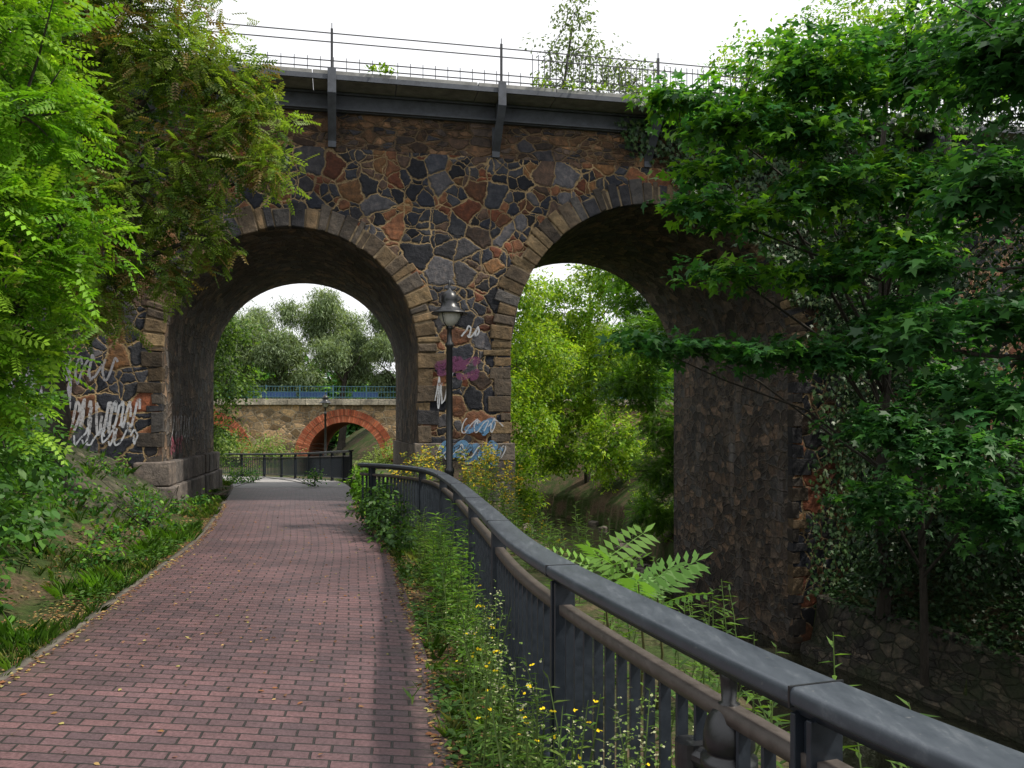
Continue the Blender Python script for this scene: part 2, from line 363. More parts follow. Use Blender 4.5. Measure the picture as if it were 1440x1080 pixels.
# ------------------------------------------------------------------ stone viaduct
ANG = math.radians(11.5); DEP = 7.3
def face_pt(k):
    t = math.tan(ANG); y = (18+4*t)/(1-k*t); return k*y, y
P0 = face_pt(-.0017)
def sval(k):
    x, y = face_pt(k); return ((x-P0[0])*math.cos(ANG)+(y-P0[1])*math.sin(ANG))
sL0, sL1, sR0, sR1 = sval(-.41), sval(-.11), 0.0, sval(.329)
rl = (sL1-sL0)/2; cl = (sL0+sL1)/2; zl = 5.85-rl
rr = (sR1-sR0)/2; crr = (sR0+sR1)/2; zr = 6.75-rr
TOP = 8.30; MID = 7.55
via = empty('stone_viaduct', (P0[0], P0[1], 0), ANG)
def arc(c, z, r, n=36): return [(c-r*math.cos(math.pi*i/n), z+r*math.sin(math.pi*i/n)) for i in range(n+1)]
def arch_body(parent, outline, arcsegs, t0, t1, mwall, mjamb, name):
    n = len(outline); vs = [(s, t0, z) for s, z in outline]+[(s, t1, z) for s, z in outline]
    fs = [tuple(range(n)), tuple(range(2*n-1, n-1, -1))]+[(i, i+n, (i+1) % n+n, (i+1) % n) for i in range(n)]
    me = bpy.data.meshes.new(name); me.from_pydata(vs, [], fs); uv = me.uv_layers.new(name='UVMap')
    me.materials.append(mwall); me.materials.append(mjamb)
    acc = [0]
    for i in range(n):
        a = outline[i]; b = outline[(i+1) % n]; acc.append(acc[-1]+math.hypot(b[0]-a[0], b[1]-a[1]))
    for pi, p in enumerate(me.polygons):
        if pi >= 2:
            i = pi-2
            if i in arcsegs: p.material_index = 1
            val = {i: (t0, acc[i]), i+n: (t1, acc[i]), (i+1) % n+n: (t1, acc[i+1]), (i+1) % n: (t0, acc[i+1])}
            for li in p.loop_indices: uv.data[li].uv = val[me.loops[li].vertex_index]
    o = bpy.data.objects.new(name, me); COL.objects.link(o); o.parent = parent; return o
LO = sL0-14; HI = sR1+22
out = [(LO, -4.5), (LO, MID)]; out += [(HI, MID), (HI, -4.5)]
i0 = len(out); seg = set()
ra = [(sR1, -4.5)]+arc(crr, zr, rr)[::-1]+[(sR0, -4.5)]
la = [(sL1, -4.5)]+arc(cl, zl, rl)[::-1]+[(sL0, -4.5)]
out += ra; seg |= set(range(i0, i0+len(ra)-1)); i0 = len(out)
out += la; seg |= set(range(i0, i0+len(la)-1))
arch_body(via, out, seg, 0, DEP, M_wall, M_jamb, 'arched_wall')
a = Acc(); a.box(LO, HI, .03, DEP-.03, MID, TOP); a.obj('upper_wall', M_upper, via)
pal_d = [(.08, .075, .072), (.05, .05, .057), (.12, .092, .065), (.17, .12, .07), (.085, .072, .06)]
pal_t = [(.20, .14, .078), (.155, .11, .063), (.23, .165, .09), (.09, .072, .055), (.12, .092, .065), (.06, .058, .062)]
def rc(p):
    c = p[R.randint(len(p))]; k = R.uniform(.65, 1.2); return tuple(x*k for x in c)
def ring(parent, c, z, r, w, bl, pal, t0, t1, gap=.012, pal2=None, name='arch_ring'):
    a = Acc(); th = 0
    while th < math.pi-.01:
        dt = R.uniform(.55, 1.6)*bl/r; t2 = min(th+dt, math.pi)
        if math.pi-t2 < .3*bl/r: t2 = math.pi
        g = gap/r; r2 = r+w*R.uniform(.75, 1.18); r1 = r-.012+R.uniform(-.015, .008); tt = t0+R.uniform(-.025, .02)
        vs = []
        for y in (tt, t1):
            for q, rad in ((th+g, r1), (t2-g, r1), (t2-g, r2), (th+g, r2)):
                vs.append((c-rad*math.cos(q)+R.uniform(-.018, .018), y+R.uniform(-.012, .012), z+rad*math.sin(q)+R.uniform(-.018, .018)))
        lowpal = pal2 if pal2 and (th < .9 or th > math.pi-.9) and R.rand() < .75 else pal
        a.add(vs, [(0, 1, 2, 3), (7, 6, 5, 4), (0, 4, 5, 1), (1, 5, 6, 2), (2, 6, 7, 3), (3, 7, 4, 0)], rc(lowpal))
        th = t2
    return a.obj(name, M_block, parent, bevel=.025)
def ringback(parent, c, z, r, w, t, mat, name):
    n = 48; V = []
    for i in range(n+1):
        q = math.pi*i/n
        for rad in (r, r+w): V.append((c-rad*math.cos(q), t, z+rad*math.sin(q)))
    return mesh_np(name, V, [(2*i, 2*i+2, 2*i+3, 2*i+1) for i in range(n)], mat, parent=parent)
M_mortar = simple_mat('lime_mortar', (.20, .155, .10), .95, 0, .5, 6, .5, .1)
for (c, z, r) in ((cl, zl, rl), (crr, zr, rr)):
    ring(via, c, z, r, .47, .2, pal_d, -.035, .2, pal2=pal_t); ringback(via, c, z, r, .38, -.010, M_mortar, 'ring_mortar')
a = Acc()
def quoins(s, z0, z1, sgn, pal, wd=1.0):
    z = z0; k = 0
    while z < z1:
        h = R.uniform(.16, .44); w = (.58 if k % 2 else .34)*R.uniform(.6, 1.3)*wd
        x0, x1 = (s-.012*sgn, s+w*sgn); x0, x1 = min(x0, x1), max(x0, x1)
        a.box(x0, x1, -.018+R.uniform(-.014, .010), .22, z+.012, min(z+h, z1)-.012, col=rc(pal), jit=.02); z += h; k += 1
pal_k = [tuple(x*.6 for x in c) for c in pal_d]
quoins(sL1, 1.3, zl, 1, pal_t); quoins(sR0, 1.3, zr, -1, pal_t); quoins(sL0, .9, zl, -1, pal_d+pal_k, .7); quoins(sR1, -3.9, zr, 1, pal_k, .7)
a.obj('quoins', M_block, via, bevel=.025)
a = Acc()
for z0, z1 in ((-4, -1), (-1, 0), (0, .45), (.45, .9), (.9, 1.3)):
    x = sL1-.1
    while x < .1-.01:
        w = min(R.uniform(.4, .8), .1-x)
        if .1-x-w < .2: w = .1-x
        a.box(x+.01, x+w-.01, -.1+R.uniform(-.01, .01), .4, z0+.01, z1-.01, col=rc([(.18, .14, .10), (.14, .12, .10), (.11, .10, .095)]), jit=.006); x += w
a.obj('pier_plinth', M_block, via, bevel=.02)
a = Acc(); a.box(sL1-.08, .08, -.07, DEP, -4.2, 1.24, col=(.2, .17, .14)); a.obj('plinth_core', M_block, via)
a = Acc(); y = -.25
while y < DEP-.1:
    w = R.uniform(.5, .9); w = min(w, DEP-y)
    for z0, z1, o in ((-.6, .45, .26), (.45, .95, .18)):
        a.box(sL0-.5, sL0+o+R.uniform(-.015, .015), y+.01, y+w-.01, z0, z1-.012, col=rc([(.19, .16, .14), (.15, .135, .125), (.23, .20, .18)]), jit=.012)
    y += w
a.obj('abutment_plinth', M_block, via, bevel=.03)
# deck
a = Acc(); a.box(LO, HI, -.06, DEP+.06, TOP, TOP+.40); a.obj('deck_girder', M_girder, via)
a = Acc()
for zf in (TOP+.02, TOP+.34): a.box(LO, HI, -.13, -.063, zf, zf+.045)
a.obj('girder_flanges', M_girder, via)
a = Acc(); x = LO
while x < HI:
    a.box(x+.006, x+1.69, -.70, DEP+.7, TOP+.403, TOP+.60); x += 1.7
a.obj('deck_slab', M_conc, via, bevel=.015)
a = Acc(); a.box(LO, HI, -.75, -.703, TOP+.40, TOP+.50); a.obj('slab_edge_channel', M_girder, via)
sp0 = sval((467-720)/1200.); spd = (sval((697-720)/1200.)-sp0)
posts = [sp0+spd*k for k in range(-3, 7)]
a = Acc()
for s in posts:
    vs = []
    for dx in (-.02, .02): vs += [(s+dx, -.705, TOP+.40), (s+dx, -.705, TOP+.15), (s+dx, -.012, TOP-.62), (s+dx, -.012, TOP+.40)]
    a.add(vs, [(0, 1, 2, 3), (7, 6, 5, 4), (0, 4, 5, 1), (1, 5, 6, 2), (2, 6, 7, 3), (3, 7, 4, 0)])
    vs = []
    for dx in (-.085, .085): vs += [(s+dx, -.79, TOP+.62), (s+dx, -.77, TOP+.62), (s+dx, -.77, TOP+.15), (s+dx, -.012, TOP-.58), (s+dx, -.012, TOP-.66), (s+dx, -.79, TOP+.12)]
    a.add(vs, [(0, 1, 2, 5), (2, 3, 4, 5), (6, 11, 8, 7), (8, 11, 10, 9), (0, 5, 11, 6), (5, 4, 10, 11), (4, 3, 9, 10), (3, 2, 8, 9), (2, 1, 7, 8), (1, 0, 6, 7)])
    a.box(s-.085, s+.085, -.05, -.012, TOP-.75, TOP-.10)
a.obj('deck_brackets', M_girder, via, bevel=.006)
a = Acc(); zt = TOP+.60
for t in (-.66, DEP+.66):
    for zz in (.06, .20, .58, .76): a.box(LO, HI, t-.010, t+.010, zt+zz, zt+zz+.018)
    for s in posts:
        a.box(s-.025, s+.025, t-.025, t+.025, zt-.1, zt+.86); a.box(s-.009, s+.009, t-.009, t+.009, zt+.86, zt+.98)
    x = LO
    while x < HI:
        dense = x > posts[4]+.6
        top = .70 if dense else .28
        if t < 0: a.box(x-.007, x+.007, t-.007, t+.007, zt+.0, zt+top)
        x += .13 if dense else .26
a.obj('deck_railing', M_black, via)

# graffiti ribbons on the masonry
m, nt = newmat('spray_paint'); at = N(nt, 'ShaderNodeAttribute', attribute_name='Col'); tc = N(nt, 'ShaderNodeTexCoord'); n = noise(nt, tc.outputs['Object'], 9, 8, .78)
p = N(nt, 'ShaderNodeBsdfPrincipled'); p.inputs['Roughness'].default_value = .7; L(nt, at.outputs['Color'], p.inputs['Base Color'])
tr = N(nt, 'ShaderNodeBsdfTransparent'); mx = N(nt, 'ShaderNodeMixShader'); o = N(nt, 'ShaderNodeOutputMaterial')
L(nt, ramp(nt, n.outputs[0], [(.34, (0, 0, 0)), (.52, (.85, .85, .85))]), mx.inputs[0]); L(nt, tr.outputs[0], mx.inputs[1]); L(nt, p.outputs[0], mx.inputs[2]); L(nt, mx.outputs[0], o.inputs[0]); M_paint = m
def scribble(parent, sc, zc, w, h, n, width, col, t, seed, name='graffiti_stroke'):
    r = np.random.RandomState(seed); q = np.linspace(0, r.uniform(4, 8), n*2)+r.uniform(0, 6)
    pts = np.stack([np.linspace(-.3, .3, n*2)*w+.34*w*np.cos(q)*r.uniform(.6, 1.1, n*2), .5*h*np.sin(q*1.3)*r.uniform(.5, 1, n*2)], 1)
    P = cr(pts, 6); T = np.gradient(P, axis=0); T /= (np.linalg.norm(T, axis=1)[:, None]+1e-6); Nn = np.stack([-T[:, 1], T[:, 0]], 1)
    A = P+Nn*width/2; B = P-Nn*width/2; V = []
    for i in range(len(P)):
        V += [(sc+A[i, 0], t-.00003*i, zc+A[i, 1]), (sc+B[i, 0], t-.00003*i, zc+B[i, 1])]
    return mesh_np(name, V, [(2*i, 2*i+1, 2*i+3, 2*i+2) for i in range(len(P)-1)], M_paint, C=np.tile(col, (len(V), 1)), parent=parent)
gr = empty('graffiti', (P0[0], P0[1], 0), ANG)
W = (.5, .52, .56); BL = (.10, .24, .42); MG = (.12, .025, .085); BK = (.01, .01, .012)
pc = (sL1+sR0)/2
def tag(parent, s, z, w, h, col, t, sd, k=3, wd=.03):
    for i in range(k): scribble(parent, s+(i-k/2+.5)*w/k, z, w/k*1.3, h, 5, wd, col, t-.002*i, sd+i)
for i in range(9): scribble(gr, pc+R.uniform(-.4, .75), R.uniform(.95, 1.2), .55, .28, 5, .10, BL, -.118-.0025*i, 100+i)
tag(gr, pc+.15, 1.1, 1.5, .35, W, -.144, 200, 5, .025); tag(gr, pc+.05, 1.12, 1.6, .35, BK, -.156, 220, 5, .02)
for i in range(5): scribble(gr, pc+.2+R.uniform(-.2, .3), R.uniform(1.5, 1.8), .45, .22, 5, .09, BL, -.055-.0025*i, 300+i)
tag(gr, pc+.35, 1.68, .8, .35, W, -.070, 330, 3, .025)
tag(gr, pc-.45, 2.4, .4, .9, W, -.052, 350, 3, .026)
for i in range(5): scribble(gr, pc-.1+R.uniform(-.3, .3), 2.95+R.uniform(-.2, .2), .5, .18, 4, .12, MG, -.05-.0025*i, 400+i)
tag(gr, pc+.15, 3.72, .4, .28, W, -.014, 430, 2, .035)
tag(gr, sL0-.75, 1.9, .6, .7, W, -.03, 500, 4, .045); tag(gr, sL0-1.35, 1.85, .8, .8, (.45, .45, .47), -.04, 520, 5, .05)
tag(gr, sL0-1.0, 1.45, 1.2, .4, W, -.052, 525, 5, .035)
tag(gr, sL0-2.4, 2.3, 1.6, 1.3, (.35, .35, .4), -.014, 540, 6, .06); tag(gr, sL0-3.7, 2.7, 1.6, 1.1, (.35, .05, .25), -.014, 560, 5, .09)
tag(gr, sL0-1.5, 2.8, 1.2, .6, (.28, .28, .31), -.03, 580, 5, .045)
gj = empty('graffiti', (P0[0]+math.cos(ANG)*(sL0+.005), P0[1]+math.sin(ANG)*(sL0+.005), 0), ANG+math.pi/2)
tag(gj, 2.0, 1.6, 2.2, .7, (.5, .5, .52), -.012, 600, 6, .04); tag(gj, 1.4, 1.25, 1.4, .4, (.3, .06, .10), -.03, 620, 4, .05); tag(gj, 3.6, 1.7, 2.0, .6, (.12, .12, .14), -.02, 640, 5, .05)

# ------------------------------------------------------------------ far road bridge
fb = empty('brick_arch_bridge', (0, 58, 0), math.radians(4)); AC = (-11.25, -20.6); AR = 2.5
out = [(-45, -4.5), (-45, 3.1), (25, 3.1), (25, -4.5)]; seg = set()
for c in AC:
    i0 = len(out); q = [(c+AR, -4.5)]+arc(c, -.55, AR, 24)[::-1]+[(c-AR, -4.5)]; out += q; seg |= set(range(i0, i0+len(q)-1))
M_bl = simple_mat('red_brick_lining', (.30, .10, .055), .9, 0, .4, 6, .4, .2)
arch_body(fb, out, seg, 0, 9, M_far, M_bl, 'arched_wall')
for c in AC:
    for j, (r, w) in enumerate(((AR, .42), (AR+.45, .42))):
        a = Acc(); th = 0
        while th < math.pi:
            dt = .13/r; g = .012/r; vs = []
            for y in (-.06-.02*j, .1):
                for q, rd in ((th+g, r), (th+dt-g, r), (th+dt-g, r+w), (th+g, r+w)): vs.append((c-rd*math.cos(q), y, -.55+rd*math.sin(q)))
            a.add(vs, [(0, 1, 2, 3), (7, 6, 5, 4), (0, 4, 5, 1), (1, 5, 6, 2), (2, 6, 7, 3), (3, 7, 4, 0)], rc([(.46, .13, .06), (.38, .10, .05), (.5, .17, .09)])); th += dt
        a.obj('brick_ring', M_brick, fb)
    ringback(fb, c, -.55, AR, .8, -.02, M_mortar, 'ring_mortar')
a = Acc(); x = -45
while x < 25: a.box(x+.01, x+1.19, -.22, 9.2, 3.1, 3.5, col=rc([(.46, .42, .33), (.42, .38, .30)])); x += 1.2
a.obj('stone_cornice', M_block, fb, bevel=.02)
a = Acc()
for zz in (3.6, 3.95, 4.32): a.box(-45, 25, -.1, -.05, zz, zz+.045)
x = -45
while x < 25:
    a.box(x-.012, x+.012, -.085, -.065, 3.5, 4.32); x += .2
x = -45
while x < 25: a.box(x-.04, x+.04, -.11, -.03, 3.5, 4.42); x += 2.2
a.obj('railing', simple_mat('green_grey_rail', (.05, .13, .17), .5), fb)
a = Acc()
for x0, x1 in ((-16.9, -14.6), (-14.3, -12.5), (-10.8, -9.1)): a.box(x0, x1, .6, .66, 3.62, 3.98, col=(.035, .08, .2))
a.obj('blue_stand_in_boards', M_brick, fb)  # plain boards added as stand-ins for traffic and blue objects behind the railing

# ------------------------------------------------------------------ railing fence along river
def sweep(P, z, prof, name, mat, parent, smooth=False):
    T = np.gradient(P, axis=0); T /= np.linalg.norm(T, axis=1)[:, None]; Nn = np.stack([T[:, 1], -T[:, 0]], 1); V = []; K = len(prof)
    for i in range(len(P)):
        for o, h in prof: V.append((P[i, 0]+Nn[i, 0]*o, P[i, 1]+Nn[i, 1]*o, z[i]+h))
    F = [(i*K+k, (i+1)*K+k, (i+1)*K+(k+1) % K, i*K+(k+1) % K) for i in range(len(P)-1) for k in range(K)]
    return mesh_np(name, V, F, mat, parent=parent, smooth=smooth)
def roundrect(w, h0, h1, r, n=4):
    out = []
    for cx, cz, a0 in ((w/2-r, h1-r, 0), (-w/2+r, h1-r, 90), (-w/2+r, h0+r, 180), (w/2-r, h0+r, 270)):
        for k in range(n+1):
            q = math.radians(a0+90*k/n); out.append((cx+r*math.cos(q), cz+r*math.sin(q)))
    return out
def rect(w, h0, h1): return [(w/2, h1), (-w/2, h1), (-w/2, h0), (w/2, h0)]
def fence(name, ctrl, pstep, poff, step=.115):
    root = empty(name); C = cr(ctrl, 14); P, s = resample(C, .12); z = baseZ(P[:, 1])
    sweep(P, z, roundrect(.15, 1.005, 1.05, .014), 'handrail', M_hand, root, False)
    sweep(P, z, rect(.06, .975, 1.004), 'handrail_web', M_fence, root)
    sweep(P, z, rect(.055, .845, .885), 'mid_rail', M_midrail, root)
    sweep(P, z, rect(.045, .12, .15), 'bottom_rail', M_fence, root)
    T = np.gradient(P, axis=0)
    def at(q):
        x = np.interp(q, s, P[:, 0]); y = np.interp(q, s, P[:, 1]); tx = np.interp(q, s, T[:, 0]); ty = np.interp(q, s, T[:, 1])
        return Matrix.Translation((x, y, float(baseZ(y)))) @ Matrix.Rotation(math.atan2(ty, tx), 4, 'Z')
    a = Acc(); q = .05
    while q < s[-1]: a.box(-.007, .007, -.018, .018, .148, .848, at(q)); q += step
    a.obj('balusters', M_fence, root)
    a = Acc(); b = Acc(); q = poff
    while q < s[-1]+.01:
        M = at(min(q, s[-1]))
        a.box(-.038, -.020, -.045, .045, -.15, .978, M); a.box(.020, .038, -.045, .045, -.15, .978, M)
        a.box(-.0195, .0195, -.02, .02, .3, .34, M); a.box(-.0195, .0195, -.02, .02, .80, .96, M)
        a.box(-.07, .07, -.07, .07, -.02, .03, M)
        b.box(-.003, .003, -.0765, .0765, 1.003, 1.0522, M)
        q += pstep
    a.obj('posts', M_fence, root, bevel=.003); b.obj('rail_joints', M_black, root)
    return root, at, s
fr, fat, fs = fence('river_railing', [(3.6, -3.2), (2.5, -1.6), (1.5, .25), (.9, 1.5), (.53, 2.57), (.09, 4.29), (-.21, 6.4), (-.64, 9.4), (-1.12, 11.9), (-1.75, 13.3), (-2.55, 14.2)], 1.78, .62)
fence('river_railing', [(-4.9, 26), (-5.7, 28.4), (-8.5, 34.2), (-12.0, 38.8), (-18.2, 42), (-31, 44)], 1.9, .1, step=.15)
cb_ = empty('cast_iron_rail_standard', (.60, 2.36, 0))
a = Acc(); a.lathe([(0.0, .995), (.03, .99), (.024, .95), (.02, .89), (.03, .885), (.03, .872), (.045, .865), (.062, .84), (.07, .80), (.071, .765), (.06, .755), (.06, .745), (.078, .738), (.078, .715), (.062, .705), (.06, .3), (.075, .27), (.08, .0), (.08, -.1)], n=28)
a.obj('standard', M_black, cb_, smooth=True)
a = Acc(); a.tube([(-.0, .0, .7), (-.08, .13, .7)], [.03, .03], 12); a.tube([(-.08, .13, .665), (-.08, .13, .735)], [.045, .045], 16)
a.obj('bracket_collar', M_black, cb_)

# ------------------------------------------------------------------ lamps
M_glass = simple_mat('lamp_glass', (.5, .5, .46), .15, 0, .1, 5, 0, .6)
def lamp(x, y, z0, h=3.72, name='street_lamp', s=1.0):
    r = empty(name, (x, y, z0)); a = Acc()
    a.lathe([(.1, -.3), (.1, .1), (.085, .15), (.08, .5), (.065, .9), (.08, .93), (.08, .98), (.055, 1.02), (.048, h-.9), (.07, h-.88), (.07, h-.84), (.042, h-.8), (.036, h-.62), (.055, h-.6), (.055, h-.57), (.02, h-.55)], n=20)
    a.obj('post', M_black, r, True)
    a = Acc()
    a.lathe([(0, h+.17), (.012, h+.16), (.022, h+.09), (.009, h+.04), (.034, h+.01), (.08, h-.02), (.125, h-.08), (.135, h-.16), (.12, h-.2), (.14, h-.22), (.14, h-.25), (.23, h-.32), (.285, h-.35), (.29, h-.37), (.265, h-.37), (.1, h-.3), (0, h-.3)], n=28)
    for k in range(3):
        q = k*2.1; a.tube([(.05*math.cos(q), .05*math.sin(q), h-.6), (.16*math.cos(q), .16*math.sin(q), h-.5), (.21*math.cos(q), .21*math.sin(q), h-.35)], [.009]*3, 5)
    a.obj('lantern_hood', M_black, r, True)
    a = Acc(); a.lathe([(.17, h-.365), (.165, h-.42), (.12, h-.5), (.06, h-.56), (0, h-.565)], n=24); a.obj('glass_bowl', M_glass, r, True)
    return r
lamp(-.99, 13.5, 0, 3.8); lamp(-8.75, 40, -.68, 3.8); lamp(-22, 70, -.3, 3.6)

# ------------------------------------------------------------------ foliage
def nrm(v): return v/(np.linalg.norm(v, axis=-1, keepdims=True)+1e-9)
def T_poly(pts): return np.array([(x, y, z) for x, y, z in pts]), np.arange(len(pts))[None]
oval4 = T_poly([(0, 0, 0), (.27, .45, .05), (0, 1, -.08), (-.27, .45, .05)])
oval6 = T_poly([(0, 0, 0), (.22, .25, .03), (.24, .6, .02), (0, 1, -.1), (-.24, .6, .02), (-.22, .25, .03)])
lance = T_poly([(0, 0, 0), (.1, .3, .02), (0, 1, -.15), (-.1, .3, .02)])
maple = T_poly([(0, 0, .02), (.30, -.06, -.03), (.25, .17, .03), (.58, .40, -.06), (.20, .46, .04), (0, 1.02, -.08), (-.20, .46, .04), (-.58, .40, -.06), (-.25, .17, .03), (-.30, -.06, -.03)])
def pinnate(npair, ll, lw, droop=.25, ang=65, term=True):
    vs = []; fs = []
    items = [(t, sg) for t in np.linspace(.15, .93, npair) for sg in (-1, 1)]+([(.95, 0)] if term else [])
    for t, sg in items:
        q = math.radians(ang)*sg; d = np.array([math.sin(q), math.cos(q)]); p = np.array([-d[1], d[0]])
        sc = 1-.35*abs(t-.45); b = np.array([0, t]); i = len(vs)
        for u, v, zz in ((0, 0, 0), (.5, .5, .0), (1, 0, -.03), (.5, -.5, .0)):
            xy = b+d*u*ll*sc+p*v*lw*sc; vs.append((xy[0], xy[1], zz-droop*t*t-abs(xy[0])*.25))
        fs.append((i, i+1, i+2, i+3))
    i = len(vs); w = .008; vs += [(-w, 0, 0), (w, 0, 0), (w*.5, .95, -droop*.9), (-w*.5, .95, -droop*.9)]; fs.append((i, i+1, i+2, i+3))
    return np.array(vs), np.array(fs)
robin = pinnate(6, .24, .13, .2); ailan = pinnate(7, .36, .11, .3, 72)
def tuftT(n, seed, w=.03):
    r = np.random.RandomState(seed); vs = []; fs = []
    for k in range(n):
        q = r.uniform(0, 6.28); b = r.uniform(0, .18); l = r.uniform(.5, 1); le = r.uniform(.15, .6)
        c = np.array([b*math.cos(q), b*math.sin(q), 0]); d = np.array([math.cos(q)*le, math.sin(q)*le, 1]); pp = np.array([-math.sin(q), math.cos(q), 0])*w
        i = len(vs); m_ = c+d*l*.55; e = c+d*l*np.array([1.5, 1.5, .9])
        vs += [c-pp, c+pp, m_+pp*.7, e, m_-pp*.7]; fs.append((i, i+1, i+2, i+3, i+4))
    return np.array(vs)[:, [0, 2, 1]], np.array(fs)
tuft = tuftT(16, 3, .014)
def inst(pos, d, nn, size, tmpl):
    tv, tf = tmpl; y = nrm(d); x = nrm(np.cross(y, nn)); z = np.cross(x, y)
    size = np.asarray(size)[:, None, None]
    V = pos[:, None]+size*(tv[None, :, 0, None]*x[:, None]+tv[None, :, 1, None]*y[:, None]+tv[None, :, 2, None]*z[:, None])
    F = tf[None]+(np.arange(len(pos))*len(tv))[:, None, None]
    return V.reshape(-1, 3), F.reshape(-1, tf.shape[1])
def pal_cols(n, pal, r, jit=.25):
    p = np.array(pal)[r.randint(len(pal), size=n)]; return np.clip(p*r.uniform(1-jit, 1+jit, (n, 1)), 0, 1)
def crown(name, blobs, dens, nl, size, tmpl, pal, spread, mat, parent, seed, outbias=.5, down=.35, up=1.0, shell=.35, zsc=1.0, nspread=.6):
    r = np.random.RandomState(seed); TW = []; D = []
    for b in blobs:
        c = np.array(b[:3]); rad = np.array(b[3:6]); dn = b[6] if len(b) > 6 else 1
        n = max(6, int(dens*dn*(rad[0]*rad[1]*rad[2])**(2/3)*4))
        d = nrm(r.normal(size=(n, 3))); rr_ = r.uniform(shell, 1.0, n)**.7
        lump = 1+.25*np.sin(d[:, 0]*5+seed)*np.cos(d[:, 1]*4+c[0])+.18*np.sin(d[:, 2]*7+c[1])+.12*np.clip(r.normal(size=n), -2, 1.5)
        TW.append(c+d*rad*np.minimum(rr_*lump, 1.22)[:, None]); D.append(d)
    TW = np.vstack(TW); D = np.vstack(D); n = len(TW)
    tcol = pal_cols(n, pal, r, .25)
    td = nrm(D*outbias+r.normal(size=(n, 3))*np.array([.5, .5, .3])+np.array([0, 0, -down]))
    k = np.repeat(np.arange(n), nl); u = np.tile(np.linspace(-.5, .5, nl), n)
    pos = TW[k]+td[k]*(u*spread*2)[:, None]+r.normal(size=(n*nl, 3))*spread*.35*np.array([1, 1, zsc])
    d = nrm(td[k]*.7+r.normal(size=(n*nl, 3))*.7*np.array([1, 1, .5])+np.array([0, 0, -down*.6]))
    nn = np.array([0, 0, up])+D[k]*.35+r.normal(size=(n*nl, 3))*nspread*.6
    sz = size*r.uniform(.65, 1.25, n*nl)
    V, F = inst(pos, d, nn, sz, tmpl)
    C = np.clip(tcol[k]*r.uniform(.75, 1.3, (n*nl, 1)), 0, 1); C = np.repeat(C, len(tmpl[0]), axis=0)
    mesh_np(name, V, F, mat, C=C, parent=parent)
    return TW
def limbs(name, base, top, targets, r0, parent, seed, twigs=None, ntw=60, trunk_frac=(.3, .95)):
    r = np.random.RandomState(seed); a = Acc(); b = Vector(base); t = Vector(top); n = 8; tp = []
    for i in range(n+1):
        f = i/n; tp.append(b.lerp(t, f)+Vector(r.uniform(-1, 1, 3))*r0*.8*(f > 0))
    a.tube(tp, [r0*(1-.7*i/n)*(1.25 if i == 0 else 1) for i in range(n+1)], 9)
    nodes = []
    for c in targets:
        c = Vector(c[:3]); f = min(max((c.z-b.z-.25*(c-b).length)/max(t.z-b.z, .1), trunk_frac[0]), trunk_frac[1]); s = b.lerp(t, f); m_ = s.lerp(c, .5)+Vector(r.uniform(-.15, .15, 3))*(c-s).length+Vector((0, 0, .1*(c-s).length))
        rr_ = r0*(1-.7*f)*.5; pts = [s, s.lerp(m_, .5)+Vector(r.uniform(-.04, .04, 3)), m_, m_.lerp(c, .5)+Vector(r.uniform(-.06, .06, 3)), c]
        a.tube(pts, [rr_, rr_*.8, rr_*.6, rr_*.4, rr_*.2], 6); nodes += [(p, rr_*.35) for p in pts[2:]]
    if twigs is not None:
        for i in r.choice(len(twigs), min(ntw, len(twigs)), replace=False):
            w = Vector(twigs[i]); nb = min(nodes, key=lambda q: (q[0]-w).length)
            m_ = nb[0].lerp(w, .5)+Vector(r.uniform(-.1, .1, 3))*(w-nb[0]).length
            a.tube([nb[0], m_, w], [max(nb[1], .008), max(nb[1]*.6, .006), .004], 4)
    return a.obj(name, M_bark, parent)
def hz(x, y): return float(H(np.array([float(x)]), np.array([float(y)]))[0])
def tree(name, base, top, blobs, r0, seed, dens, nl, size, tmpl, pal, spread, mat=None, ntw=60, **kw):
    e = empty(name); z = hz(*base)
    tw = crown('foliage', blobs, dens, nl, size, tmpl, pal, spread, mat or M_leaf, e, seed, **kw)
    limbs('trunk_and_limbs', (base[0], base[1], z-.3), top, blobs, r0, e, seed+1, tw, ntw); return e

G_BR = [(.17, .35, .02), (.12, .28, .015), (.22, .39, .03), (.08, .20, .015)]
G_ROB2 = [(.12, .21, .022), (.16, .26, .03), (.20, .30, .045), (.06, .12, .018), (.16, .21, .04), (.19, .14, .045)]
G_MAP = [(.05, .17, .035), (.036, .13, .035), (.07, .20, .04), (.025, .09, .025)]
G_MAPL = [(.12, .29, .022), (.09, .24, .022), (.16, .33, .03)]
G_DRK = [(.012, .04, .012), (.018, .052, .015), (.025, .065, .018)]
G_YEL = [(.27, .41, .025), (.18, .33, .02), (.31, .43, .035), (.10, .21, .018)]
G_BEY = [(.12, .29, .02), (.09, .21, .018), (.18, .36, .03), (.055, .13, .018)]
G_WIL = [(.22, .30, .16), (.27, .35, .2), (.13, .19, .09), (.09, .13, .06)]

